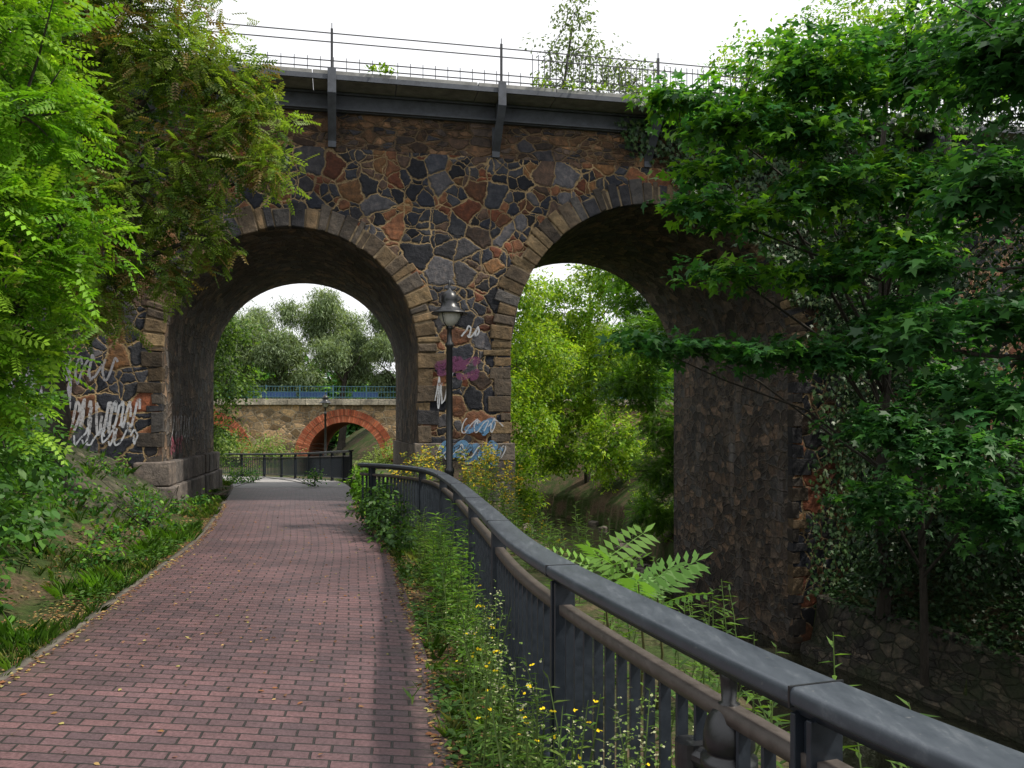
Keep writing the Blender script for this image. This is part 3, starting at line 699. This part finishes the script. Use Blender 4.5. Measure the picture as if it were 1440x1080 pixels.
tree('robinia_tree', (-6.6, 7.2), (-5.4, 7.6, 6.5), [(-4.55, 7.2, 5.0, 1.0, .8, .7), (-4.1, 7.1, 4.25, .7, .6, .35), (-4.5, 7, 3.5, .8, .7, .4), (-4.25, 7.0, 2.95, .8, .6, .3), (-3.8, 7.2, 3.35, .5, .45, .25), (-4.6, 7.3, 2.35, .75, .6, .35), (-4.15, 7.2, 2.65, .45, .5, .22), (-5.4, 7.6, 4, .8, .8, 1.5), (-4.7, 7.6, 1.9, .5, .5, .3)],
     .13, 21, 58, 5, .28, robin, G_BR, .13, ntw=80, down=.08, outbias=.9, nspread=.5)
tree('ash_tree', (-7.3, 13.2), (-6.2, 12.8, 8.5), [(-5.7, 12.6, 7.8, 1.4, 1.2, .9), (-4.8, 12.3, 6.9, .9, .9, .55), (-3.75, 12.2, 6.0, .6, .6, .4), (-4.4, 12.3, 5.5, .8, .7, .45), (-5.2, 12.4, 4.9, 1.0, .9, .5), (-4.45, 12.3, 4.4, .38, .4, .42), (-6.7, 12.5, 5.8, 1.4, 1, 1.3), (-6.3, 12.5, 3.7, .95, .9, .7), (-7.2, 13, 8.5, 1.6, 1.2, 1.4), (-5.3, 12.6, 4.0, .55, .6, .4), (-3.5, 12.2, 5.35, .4, .4, .25), (-4.1, 12.2, 6.6, .6, .6, .4)],
     .2, 31, 62, 5, .25, robin, G_ROB2, .15, ntw=120, down=.15, outbias=.8)
tree('lime_tree', (-8.6, 14.2), (-8.2, 13.6, 8), [(-7.6, 13.4, 7, 1.8, 1, 2.2), (-7.9, 13.4, 4.4, 1.2, .8, 1.1), (-6.2, 13.7, 6.6, 1.2, .7, 1.2)], .2, 37, 40, 8, .12, oval6, G_DRK, .2, ntw=60)
e = empty('elder_shrub'); tw = crown('foliage', [(-7.1, 11, 1.9, 1.0, 1, 1.2), (-6.4, 10.2, 1.3, .8, .8, .9), (-5.85, 9.8, .75, .65, .6, .6), (-5.5, 9.2, .45, .5, .6, .4), (-4.9, 7.4, .9, .7, .7, .8), (-5.2, 8.6, 1.3, .6, .6, .8), (-4.5, 6.6, .5, .4, .6, .5), (-7.2, 11.8, 1.3, .9, .6, .7)], 80, 7, .11, oval6, [(.05, .14, .025), (.04, .11, .02), (.09, .21, .03)], .16, M_leaf, e, 41)
limbs('stems', (-6.9, 10.8, .8), (-6.7, 10.7, 2.6), [(-6.25, 10.2, 1.2), (-5.75, 9.6, .7), (-4.9, 7.4, .9), (-5.2, 8.6, 1.4)], .05, e, 42, tw, 60)

# right maples
tree('maple_tree', (7.9, 18.2), (7.2, 16.4, 8.5), [(2.65, 13.3, 6.75, .9, .7, .22), (3.4, 13, 6.25, .9, .9, .3), (4.5, 13, 7.0, 1.2, 1.2, .55), (4.4, 13, 6.1, 1.0, 1.0, .3), (6.1, 13.2, 7.2, 1.5, 1.2, .9), (2.8, 13, 5.0, .65, .8, .16), (2.95, 13.1, 5.6, .6, .7, .16), (3.7, 13, 4.85, .8, .9, .2), (4.7, 13.2, 5.3, 1.1, 1, .35), (6.3, 13.4, 5.5, 1.5, 1.2, .5), (6.0, 13.4, 4.5, 1.2, 1.2, .35), (3.3, 13, 4.0, .9, .8, .13), (4.8, 13.3, 4.0, 1, .8, .22)],
     .13, 51, 60, 8, .155, maple, G_MAPL+G_MAP, .2, ntw=120, down=.12, zsc=.3, nspread=.4, shell=.1)
tree('maple_tree', (8.1, 16.6), (6.9, 15, 5), [(1.9, 12.9, 2.95, .55, .5, .09), (2.7, 13, 2.85, .8, .6, .14), (3.8, 13, 2.75, .9, .7, .2), (4.9, 13.2, 2.8, 1.0, .8, .3), (6.2, 13.6, 3.2, 1.2, .9, .6), (6.4, 12.4, 1.3, 1.1, .9, .5), (7.2, 12.3, .4, 1.1, .8, .5), (5.5, 12.8, 1.7, .7, .7, .3), (6.8, 13, 2.3, 1, .8, .4), (6.3, 14.5, .4, .9, .8, .4)],
     .09, 61, 66, 8, .155, maple, G_MAP, .18, ntw=60, down=.12, zsc=.3, nspread=.4, shell=.1)
tree('maple_tree', (9.6, 10.5), (7.6, 10, 6.5), [(4.0, 8.6, 2.5, .6, .5, .14), (4.8, 8.7, 2.75, .8, .7, .22), (5.0, 8.8, 4.1, .85, .8, .4), (5.2, 8.8, 5.5, 1.1, .9, .6), (4.3, 8.8, 3.3, .55, .5, .15), (5.1, 8.7, 1.85, .7, .6, .22), (6.3, 9.2, 3, 1, 1, 1.5), (6.5, 9.2, 6, 1.3, 1, 1)],
     .15, 71, 66, 8, .15, maple, G_MAP+[(.03, .085, .03)], .16, ntw=60, down=.12, zsc=.35, nspread=.4, shell=.1)
tree('hornbeam_tree', (9.6, 18.6), (9.2, 18.2, 9), [(7.4, 18.3, 7.3, 1.3, .7, 1.6), (7.6, 18.4, 4.6, 1.3, .8, 1.6), (8.2, 17.8, 2.0, 1.6, .9, 1.6), (9.6, 17.4, 5.5, 1.8, 1.4, 2.4), (10.6, 16.5, 2.0, 1.8, 1.4, 1.8), (8.2, 16.9, .1, 1.4, 1, 1.2), (7.7, 17.6, -1.0, .8, .8, .8), (10.5, 15, 7, 2, 1.5, 2.2), (11, 13, 3.5, 1.8, 1.8, 2.4), (9.2, 15.5, 9, 2, 1.5, 1.5), (12.3, 17.5, 4.5, 2, 1.2, 3), (12.5, 17.5, 1.5, 2, 1.2, 2), (9.4, 14.7, .4, 1.4, 1, 1.3), (9.4, 12.5, .2, 1.2, 1, 1.1), (8.6, 15.6, -.6, 1.0, .9, .8)],
     .16, 81, 40, 8, .125, oval6, G_DRK, .22, mat=M_leafd, ntw=90)

# trees beyond
tree('robinia_tree', (7.2, 33), (6.6, 33, 9), [(5.4, 33, 7, 1.8, 1.5, 2.3), (4.6, 31.5, 3.2, 1.3, 1.0, .9), (5.3, 30.5, 5.0, 1.4, 1.0, .9), (6.0, 31, 1.6, 1.5, 1.0, .8), (5.6, 30.6, .1, 1.2, .9, .8), (5.2, 31, -1.4, .9, .9, .7)], .2, 91, 55, 5, .36, robin, G_BEY, .2, ntw=60, down=.15, outbias=.8)
tree('alder_tree', (-1.8, 38), (-1, 38, 10), [(-.2, 38, 7.5, 2.0, 2, 1.8), (1.2, 39, 4.9, 2.0, 2, 1.4), (-1.0, 37, 3, 1.8, 1.5, 1.6), (.8, 37.5, 1.8, 1.4, 1.3, 1.1), (-.2, 35.5, .0, 1.3, 1.2, 1.2), (.4, 35, -1.4, .8, 1, .8)], .22, 95, 44, 9, .18, oval4, G_YEL, .26, ntw=60)
tree('alder_tree', (4.5, 50), (4.5, 50, 10), [(3.4, 49, 3, 2.5, 2, 2.2), (3.0, 49, 8, 2.8, 2, 2.5), (5.4, 48, 5.5, 2.2, 2, 2.2), (1, 50, 5, 2, 2, 3), (2.5, 49, .2, 2.2, 1.5, 1.4), (5.5, 46, .6, 2, 1.6, 2), (5.2, 46, 10, 2, 1.6, 2)], .22, 96, 34, 9, .24, oval4, G_YEL, .3, ntw=60)
tree('birch_tree', (-1.3, 31.5), (2.3, 31.5, 16.6), [(2.3, 31.5, 15.4, 1.5, 1.2, .9, .6), (3.4, 31.5, 14.3, 1.6, 1.2, .7, .6), (1.4, 31.5, 13.9, 1.1, 1, .6, .7), (4.7, 31.8, 14.6, 1.2, 1, .7, .5), (5.2, 32, 13.6, 1.2, 1, .7, .7), (2.3, 31.5, 16.9, .8, .9, .7, .5)], .13, 99, 38, 7, .17, oval4, [(.15, .21, .09), (.09, .14, .05)], .3, ntw=150)
tree('poplar_tree', (12.5, 27), (11.2, 26.5, 14), [(6.9, 26, 12.4, 1.0, 1, 1.0, .6), (8.5, 26, 12.6, 1.5, 1, 1.3, .8), (10.5, 26, 13.2, 2, 1.4, 1.6), (12.8, 26, 12, 2, 1.4, 2.2), (7.6, 26, 10.8, 1.2, 1, .9), (15, 26, 13.5, 2.5, 1.4, 2.3)], .2, 103, 40, 8, .16, oval4, G_YEL+G_MAPL, .28, ntw=120)
tree('lime_tree', (-13.2, 33.5), (-12.6, 33.5, 7.5), [(-11.6, 33.5, 5.4, 1.6, 1.5, 1.1), (-11.4, 33.8, 3.3, 1.3, 1.3, .9), (-12.0, 33.5, 1.3, 1.4, 1.2, 1.0), (-13.5, 33.5, 5, 2.2, 1.5, 2.5)], .22, 107, 55, 8, .15, oval4, [(.06, .13, .02), (.12, .21, .03), (.035, .08, .015)], .24, ntw=60)
e = empty('distant_willow_trees'); bl = []
rw = np.random.RandomState(4)
for (x, y, z, r_) in ((-22, 80, 9.5, 4), (-16.5, 82, 11.2, 4.2), (-11, 80, 10.8, 4), (-28, 82, 10, 5), (-4, 80, 9.5, 5), (5, 80, 8, 5), (-38, 80, 8, 6)):
    for _ in range(13): bl.append((x+rw.normal()*r_*.5, y+rw.normal()*1.5, z-2+rw.normal()*r_*.5, r_*rw.uniform(.25, .5), r_*.4, r_*rw.uniform(.2, .4)))
tw = crown('foliage', bl, 32, 9, .42, lance, G_WIL, .6, M_leaf, e, 111, down=.6)
for k, x in enumerate((-28, -22, -16, -11, -4, 5)): limbs('trunk', (x, 80, -1), (x+.5, 80, 9), [(x-2, 80, 8), (x+2, 80, 9)], .4, e, 120+k)
e = empty('distant_tree_belt')
crown('foliage', [(x, 105+8*math.sin(x), 4+2*math.sin(x*.7), 9, 5, 6) for x in range(-110, 120, 11)]+[(-45-5*math.sin(k), 20+k*9, 4, 6, 6, 6) for k in range(8)]+[(32+4*math.sin(k), 12+k*9, 5, 6, 6, 7) for k in range(9)], 10, 8, 1.0, oval4, G_BEY+G_MAP, 1.4, M_leaf, e, 131)
e = empty('riverside_bushes')
tw = crown('foliage', [(-14.5, 51, .1, 1.6, 1.2, .9), (-17, 50, .3, 1.8, 1.2, 1.0), (-8.2, 50, -.8, 1.2, 1.2, .8), (-6.5, 48, -.3, 1.6, 1.5, 1.2), (-3.2, 40, .2, 1.2, 1.5, 1.6), (-2.6, 33, -.6, .9, 1.5, 1.0), (-20, 49, .6, 2, 1.2, 1.6)], 44, 8, .17, oval4, [(.22, .30, .08), (.13, .22, .05), (.27, .33, .12)], .22, M_leaf, e, 141)
limbs('stems', (-6.5, 48, -1.6), (-6.5, 48, -.4), [(-6.5, 48, -.3), (-5.9, 48, 0)], .06, e, 142, tw[:40], 20)
def shrub(name, blobs, dens, nl, size, tmpl, pal, spread, seed, mat=None, **kw):
    e = empty(name); tw = crown('foliage', blobs, dens, nl, size, tmpl, pal, spread, mat or M_leaf, e, seed, **kw)
    c = blobs[0]; limbs('stems', (c[0], c[1], hz(c[0], c[1])-.1), (c[0], c[1], c[2]), [b for b in blobs], .03, e, seed+1, tw, 30); return e
shrub('blackberry_shrub', [(-3.15, 17.6, .5, .28, .35, .45), (-3.35, 19.4, .4, .2, .5, .4), (-2.7, 16.3, .4, .38, .5, .45)], 120, 7, .09, oval6, G_BEY, .1, 151)
shrub('bramble_shrub', [(-2.05, 13.0, .42, .33, .35, .4), (-1.75, 12.3, .3, .33, .4, .32), (-2.2, 13.6, .35, .3, .4, .33), (-1.5, 11.3, .2, .25, .5, .22)], 130, 7, .085, oval6, [(.03, .075, .02), (.045, .11, .025), (.07, .15, .03)], .1, 161)
shrub('verge_shrub', [(-5.6, 24.2, .25, .25, .6, .2), (-6.25, 17.3, .15, .15, .5, .2), (-8.5, 27, .1, .5, 1.2, .4)], 110, 6, .08, oval6, G_BEY+G_MAP, .12, 165)
shrub('slope_weeds', [(-5.5, 12.9, .3, .35, .5, .22), (-4.75, 9.6, .2, .25, .5, .2), (-5.2, 11.2, .25, .3, .5, .2), (-6.6, 12.2, .95, .5, .4, .22), (-6.1, 13.8, .5, .35, .4, .15), (-7.2, 15.2, .95, .4, .4, .18), (-6.1, 15.6, .25, .25, .5, .12), (-5.9, 11.6, .6, .5, .4, .25)], 90, 6, .075, oval6, G_BEY+G_MAP, .14, 167)

def weeds(name, items, seed, pal, lsize=.11, flower=None, fsize=.02, tmpl=lance, spike=False, lmul=1.0, fn=26):
    r = np.random.RandomState(seed); e = empty(name); a = Acc(); P = []; D = []; NN = []; SZ = []; FP = []
    for (x, y, h) in items:
        z = hz(x, y); lean = Vector((r.uniform(-.18, .18), r.uniform(-.18, .18), 1)); pts = [Vector((x, y, z-.02))+lean*h*f+Vector((r.uniform(-.02, .02), r.uniform(-.02, .02), 0)) for f in (0, .35, .7, 1)]
        a.tube(pts, [.006, .005, .004, .002], 4, (.08, .13, .03))
        n = int(h*26*lmul)+3
        for k in range(n):
            f = (k+.5)/n; j = min(int(f*3), 2); p = pts[j].lerp(pts[j+1], f*3-j); q = k*2.4+r.uniform(-.4, .4)
            P.append(p); D.append((math.cos(q), math.sin(q), r.uniform(-.1, .7))); NN.append((r.uniform(-.3, .3), r.uniform(-.3, .3), 1)); SZ.append(lsize*(1.15-.65*f)*r.uniform(.8, 1.3))
        if flower:
            for k in range(fn if spike else 3):
                if spike: FP.append(pts[3]+Vector((r.normal()*.05, r.normal()*.05, r.uniform(-.22, .05))))
                else: FP.append(pts[3]+Vector((r.normal()*.05, r.normal()*.05, r.uniform(-.12, .06))))
    P = np.array([tuple(p) for p in P]); n = len(P)
    V, F = inst(P, np.array(D), np.array(NN), np.array(SZ), tmpl)
    C = np.repeat(pal_cols(n, pal, r), len(tmpl[0]), axis=0)
    mesh_np('leaves', V, F, M_leaf, C=C, parent=e); a.obj('stems', M_plain, e)
    if flower:
        FP = np.array([tuple(p) for p in FP]); n = len(FP)
        for s_ in range(2):
            V, F = inst(FP, r.normal(size=(n, 3))*.6+np.array([1, 0, 0])*(1-2*s_), np.array([[0, -.3, 1]]*n)+r.normal(size=(n, 3))*.4, np.full(n, fsize)*r.uniform(.7, 1.3, n), (oval6[0]*np.array([2, 1, 1]), oval6[1]))
            mesh_np('flowers', V, F, M_dry, C=np.repeat(pal_cols(n, flower, r, .15), 6, axis=0), parent=e)
def along_fence(q, off):
    v = fat(q) @ Vector((0, off, 0)); return v.x, v.y
_q = np.arange(0, fs[-1], .1); _y = [fat(q).translation.y for q in _q]
def fence_q(y): return float(np.interp(y, _y, _q))
it = []
for _ in range(230):
    y = R.uniform(3.0, 12.5); q = fence_q(y)
    if math.sin(y*2.3)+R.uniform(-1, 1) < -.6: continue
    x, yy = along_fence(q, abs(R.normal())*.15+.02); it.append((x, yy, R.uniform(.12, .5)*(1 if R.rand() < .7 else 1.5)))
weeds('verge_weeds', it, 171, [(.07, .15, .025), (.10, .20, .03), (.13, .2, .04)])
it = []
for (y, o, h) in ((7.6, .14, 1.0), (7.9, .22, .95), (7.2, .17, .85), (8.3, .12, 1.0), (6.9, .1, .8), (5.4, .25, .55), (8.7, .2, .85), (9.3, .2, .75), (7.5, .3, .7), (8.1, .3, .8), (6.2, .15, .6), (10, .2, .7)):
    for _ in range(3): x, yy = along_fence(fence_q(y+R.uniform(-.15, .15)), o+R.uniform(-.06, .06)); it.append((x, yy, h*R.uniform(.7, 1.05)))
weeds('willowherb_plant', it, 172, [(.12, .25, .035), (.08, .19, .03), (.16, .29, .045)], .17)
it = []
for (y, o, h) in ((2.75, .03, .78), (2.8, .06, .7), (2.95, .1, .6), (3.3, .12, .55), (4.4, .14, .8), (4.6, .2, .65), (5.0, .1, .85), (3.9, .1, .65), (4.2, .25, .6), (3.6, .08, .55)):
    for _ in range(3): x, yy = along_fence(fence_q(y), o+R.uniform(-.04, .04)); it.append((x, yy+R.uniform(-.1, .1), h*R.uniform(.75, 1.05)))
weeds('fleabane_plant', it, 173, [(.09, .18, .04), (.13, .22, .05)], .065, [(.42, .44, .25), (.18, .27, .07), (.16, .25, .06)], .010, spike=True, lmul=1.8)
it = []
for _ in range(18):
    y = R.uniform(2.6, 6.0); x, yy = along_fence(fence_q(y), R.uniform(.05, .35)); it.append((x, yy, R.uniform(.35, .65)))
weeds('sow_thistle_plant', it, 174, [(.08, .16, .03)], .09, [(.8, .6, .02)], .014, lmul=.4)
it = [(R.uniform(-.8, .8), R.uniform(13.9, 17.2), R.uniform(.8, 1.35)) for _ in range(95)]+[(R.uniform(-2.1, -1.2), R.uniform(14.8, 17), R.uniform(.8, 1.3)) for _ in range(20)]
weeds('goldenrod_plants', it, 175, [(.11, .21, .03), (.14, .24, .035)], .15, [(.55, .40, .03), (.42, .29, .03), (.24, .27, .04), (.14, .21, .04)], .034, spike=True, fn=24)
it = []
for _ in range(330):
    y = R.uniform(2.5, 17); q_ = np.interp(y, RIV[:, 1], RIV[:, 0])-R.uniform(3.3, 5.6); it.append((q_, y, R.uniform(.3, .75)))
weeds('river_bank_weeds', it, 176, [(.07, .14, .02), (.10, .19, .03), (.05, .11, .02)], .14)
e = empty('river_bank_foliage')
bl = []
for _ in range(46):
    y = R.uniform(27, 48); c = np.interp(y, RIV[:, 1], RIV[:, 0])
    sgn = R.choice([-1, 1]); dd = R.uniform(3.2, 5.2) if sgn < 0 else R.uniform(3.0, 5.5); x = c+sgn*dd; bl.append((x, y, hz(x, y)+.25, R.uniform(.5, .9), R.uniform(.5, .9), R.uniform(.3, .6)))
for _ in range(26):
    y = R.uniform(18, 27); x = np.interp(y, RIV[:, 1], RIV[:, 0])-R.uniform(2.3, 3.2); bl.append((x, y, hz(x, y)+.15, .5, .5, .3))
crown('foliage', bl, 48, 7, .14, oval4, G_YEL+G_BEY, .2, M_leaf, e, 181)
e = empty('tree_of_heaven_sprout'); a = Acc(); P = []; D = []
for (x, y, z) in ((.50, 4.75, .90), (.68, 4.6, .80), (.80, 4.7, .72)):
    g = Vector((x+.05, y+.3, hz(x, y+.3))); t = Vector((x, y, z)); a.tube([g, g.lerp(t, .5)+Vector((.03, 0, 0)), t], [.01, .008, .005], 6, (.10, .10, .04))
    for k in range(4):
        q = k*2.4+x*9; P.append(tuple(t-Vector((0, 0, .06*(k//2))))); D.append((math.cos(q), math.sin(q)*.8, .65))
P = np.array(P); D = np.array(D); V, F = inst(P, D, np.tile([0, -.35, 1.], (len(P), 1))+R.normal(size=(len(P), 3))*.25, R.uniform(.26, .40, len(P)), ailan)
mesh_np('leaves', V, F, M_leaf, C=np.repeat(pal_cols(len(P), [(.16, .32, .05), (.12, .26, .05)], R, .15), len(ailan[0]), axis=0), parent=e); a.obj('stems', M_plain, e)

def grass(name, P, size, pal, seed):
    r = np.random.RandomState(seed); P = np.array(P); n = len(P); P[:, 2] = H(P[:, 0], P[:, 1])-.01
    d = np.array([[0, 0, 1.]]*n)+r.normal(size=(n, 3))*.12; q = r.uniform(0, 6.28, n)
    V, F = inst(P, d, np.stack([np.cos(q), np.sin(q), 0*q], 1), size*r.uniform(.5, 1.3, n), tuft)
    mesh_np(name, V, F, M_leaf, C=np.repeat(pal_cols(n, pal, r), len(tuft[0]), axis=0))
P = []
for _ in range(3400):
    y = R.uniform(3.5, 30); lx, rx = edges_at(y)
    if R.rand() < .8:
        x = lx-.04-abs(R.normal())*.75
        if 10.8 < y < 17 and lx-x > 1.0 and R.rand() < .6: continue
        if math.sin(x*2.1+y*1.2)+math.sin(y*1.7-x)+R.uniform(-.6, .6) < .25: continue
    else:
        x = rx+.0+R.uniform(0, .35)
        if 14.5 < y: x = rx+.05+R.uniform(0, .5)
        if math.sin(x*3+y*1.7)+math.sin(y*2.9-x)+R.uniform(-.7, .7) < 0: continue
    P.append((x, y, 0))
grass('grass_tufts', P, .14, [(.08, .18, .02), (.12, .23, .03), (.05, .12, .02), (.18, .21, .07)], 5)
P = [(edges_at(y)[0]-R.uniform(.12, .6), y+R.uniform(-.2, .2), 0) for y in (8.3, 8.6, 10.8, 11.1, 12, 12.3, 6.5, 13.5) for _ in range(14)]
P += [(edges_at(y)[0]-R.uniform(.8, 3.2), y, 0) for y in R.uniform(11, 17, 90)]
grass('grass_tufts', P, .22, [(.09, .22, .02), (.13, .29, .03)], 6)
def scatter_flat(name, pts, size, tmpl, pal, mat, lift, seed, tilt=.35):
    r = np.random.RandomState(seed); P = np.array(pts, float); n = len(P); P[:, 2] = H(P[:, 0], P[:, 1])+P[:, 2]+lift
    q = r.uniform(0, 6.28, n); V, F = inst(P, np.stack([np.cos(q), np.sin(q), r.normal(size=n)*tilt*.5], 1), np.array([[0, 0, 1.]]*n)+r.normal(size=(n, 3))*tilt, size*r.uniform(.6, 1.4, n), tmpl)
    mesh_np(name, V, F, mat, C=np.repeat(pal_cols(n, pal, r), len(tmpl[0]), axis=0))
P = []
for _ in range(14000):
    y = R.uniform(4, 16.5); lx, rx = edges_at(y); x = lx-.10-abs(R.normal())*1.2
    if math.sin(x*2.3+y*1.1)+math.sin(y*1.9-x*1.3)+R.uniform(-.4, .4) < .3+(.5 if (y > 11 and lx-x > 1) else 0): continue
    P.append((x, y, R.uniform(0, .10)))
for _ in range(5500):
    y = R.uniform(3.5, 13); lx, rx = edges_at(y); x = rx-.03+abs(R.normal())*.3
    if math.sin(y*3.1+x*2)+R.uniform(-1, 1) < .2: continue
    P.append((x, y, R.uniform(0, .07)))
scatter_flat('verge_ground_cover', P, .05, oval6, [(.06, .14, .025), (.04, .10, .02), (.10, .2, .04)], M_leaf, .01, 7)
P = []
for _ in range(13000):
    y = R.uniform(3.2, 18); lx, rx = edges_at(y); u = R.rand()
    if u < .64: x = lx+.08-abs(R.normal())*.6
    elif u < .97: x = rx-.08+abs(R.normal())*.25
    else: x = R.uniform(lx, rx)
    P.append((x, y, .03 if lx < x < rx else .012))
scatter_flat('fallen_leaves', P, .035, oval6, [(.30, .16, .06), (.22, .10, .05), (.36, .24, .10), (.18, .10, .06), (.32, .28, .10)], M_dry, 0, 8, .25)
P = []
for _ in range(36000):
    y = R.uniform(3, 20.2); x = np.interp(y, RIV[:, 1], RIV[:, 0])+R.uniform(3.7, 9); P.append((x, y, R.uniform(0, .16)))
scatter_flat('bank_ivy', P, .10, maple, [(.016, .046, .016), (.024, .062, .02), (.035, .08, .025)], M_leafd, .02, 9, .7)
r = np.random.RandomState(17); pts = []
while len(pts) < 9500:
    s = r.uniform(2.2, 11); z = r.uniform(4.5, 8.9)
    lim = 8.5-(s-2.3)*1.05+.35*math.sin(s*4)
    if z < lim or r.rand() > min(1, (z-lim)*1.4+.15): continue
    if math.hypot(s-crr, z-zr) < rr+.05: continue
    pts.append((s, -.06-r.uniform(0, .28)-(.7 if z > 8.6 else 0), z))
for _ in range(7000):
    s = sR1+r.uniform(.3, 3.8); z = r.uniform(-2.6, 5)
    if r.rand() < min(1, (s-sR1-.15)*.9): pts.append((s, -.06-r.uniform(0, .25), z))
P = np.array(pts); n = len(P)
V, F = inst(P, np.stack([r.normal(size=n)*.5, r.normal(size=n)*.2-.2, -np.ones(n)], 1), np.stack([r.normal(size=n)*.35, -np.ones(n), .45+r.normal(size=n)*.3], 1), .11*r.uniform(.6, 1.3, n), maple)
iv = mesh_np('wall_ivy', V, F, M_leafd, C=np.repeat(pal_cols(n, [(.022, .06, .02), (.03, .078, .022), (.045, .10, .027), (.06, .10, .027)], r), len(maple[0]), axis=0)); iv.location = (P0[0], P0[1], 0); iv.rotation_euler = (0, 0, ANG)
pts = [(s+r.normal()*.12, -.72+r.uniform(-.05, .05), TOP+.62+abs(r.normal())*.08) for s in (sp0+.9, sp0+1.1, posts[4]+.9, posts[4]+2.2, posts[5]-.6, posts[4]+1.5) for _ in range(30)]
P = np.array(pts); n = len(P); V, F = inst(P, r.normal(size=(n, 3))+np.array([0, 0, .4]), r.normal(size=(n, 3))+np.array([0, 0, 1.]), .1*r.uniform(.6, 1.3, n), oval6)
iv = mesh_np('deck_edge_weeds', V, F, M_leaf, C=np.repeat(pal_cols(n, G_YEL, r), 6, axis=0)); iv.location = (P0[0], P0[1], 0); iv.rotation_euler = (0, 0, ANG)

# ------------------------------------------------------------------ world, sun, camera
d = Vector((.58, -.10, .80)).normalized(); el = math.asin(d.z); az = math.atan2(d.x, d.y)
w = bpy.data.worlds.new('World'); S.world = w; w.use_nodes = True; nt = w.node_tree; nt.nodes.clear()
sk = N(nt, 'ShaderNodeTexSky', sky_type='NISHITA'); sk.sun_disc = False; sk.sun_elevation = el; sk.sun_rotation = az
tc = N(nt, 'ShaderNodeTexCoord'); n = noise(nt, tc.outputs['Generated'], 1.6, 5, .6)
cl_ = ramp(nt, n.outputs[0], [(.3, (.8, .8, .8)), (.55, (1, 1, 1))])
c = mixc(nt, cl_, sk.outputs[0], (9.8, 9.9, 10.2))
bg = N(nt, 'ShaderNodeBackground'); bg.inputs[1].default_value = .122; L(nt, c, bg.inputs[0]); o = N(nt, 'ShaderNodeOutputWorld'); L(nt, bg.outputs[0], o.inputs[0])
sl = bpy.data.lights.new('sun', 'SUN'); sl.energy = 4.8; sl.angle = math.radians(3); sl.color = (1, .93, .81)
so = bpy.data.objects.new('sun', sl); so.rotation_euler = d.to_track_quat('Z', 'Y').to_euler(); so.location = (10, 0, 20); COL.objects.link(so)
cam = bpy.data.cameras.new('camera'); co = bpy.data.objects.new('camera', cam); COL.objects.link(co); co.location = (0, 0, 1.65); co.rotation_euler = (math.radians(90), 0, 0)
cam.sensor_width = 36; cam.lens = 30; cam.shift_y = 60/1440; cam.clip_start = .05; cam.clip_end = 2000
S.camera = co
S.view_settings.view_transform = 'Standard'; S.view_settings.look = 'None'; S.view_settings.exposure = 0
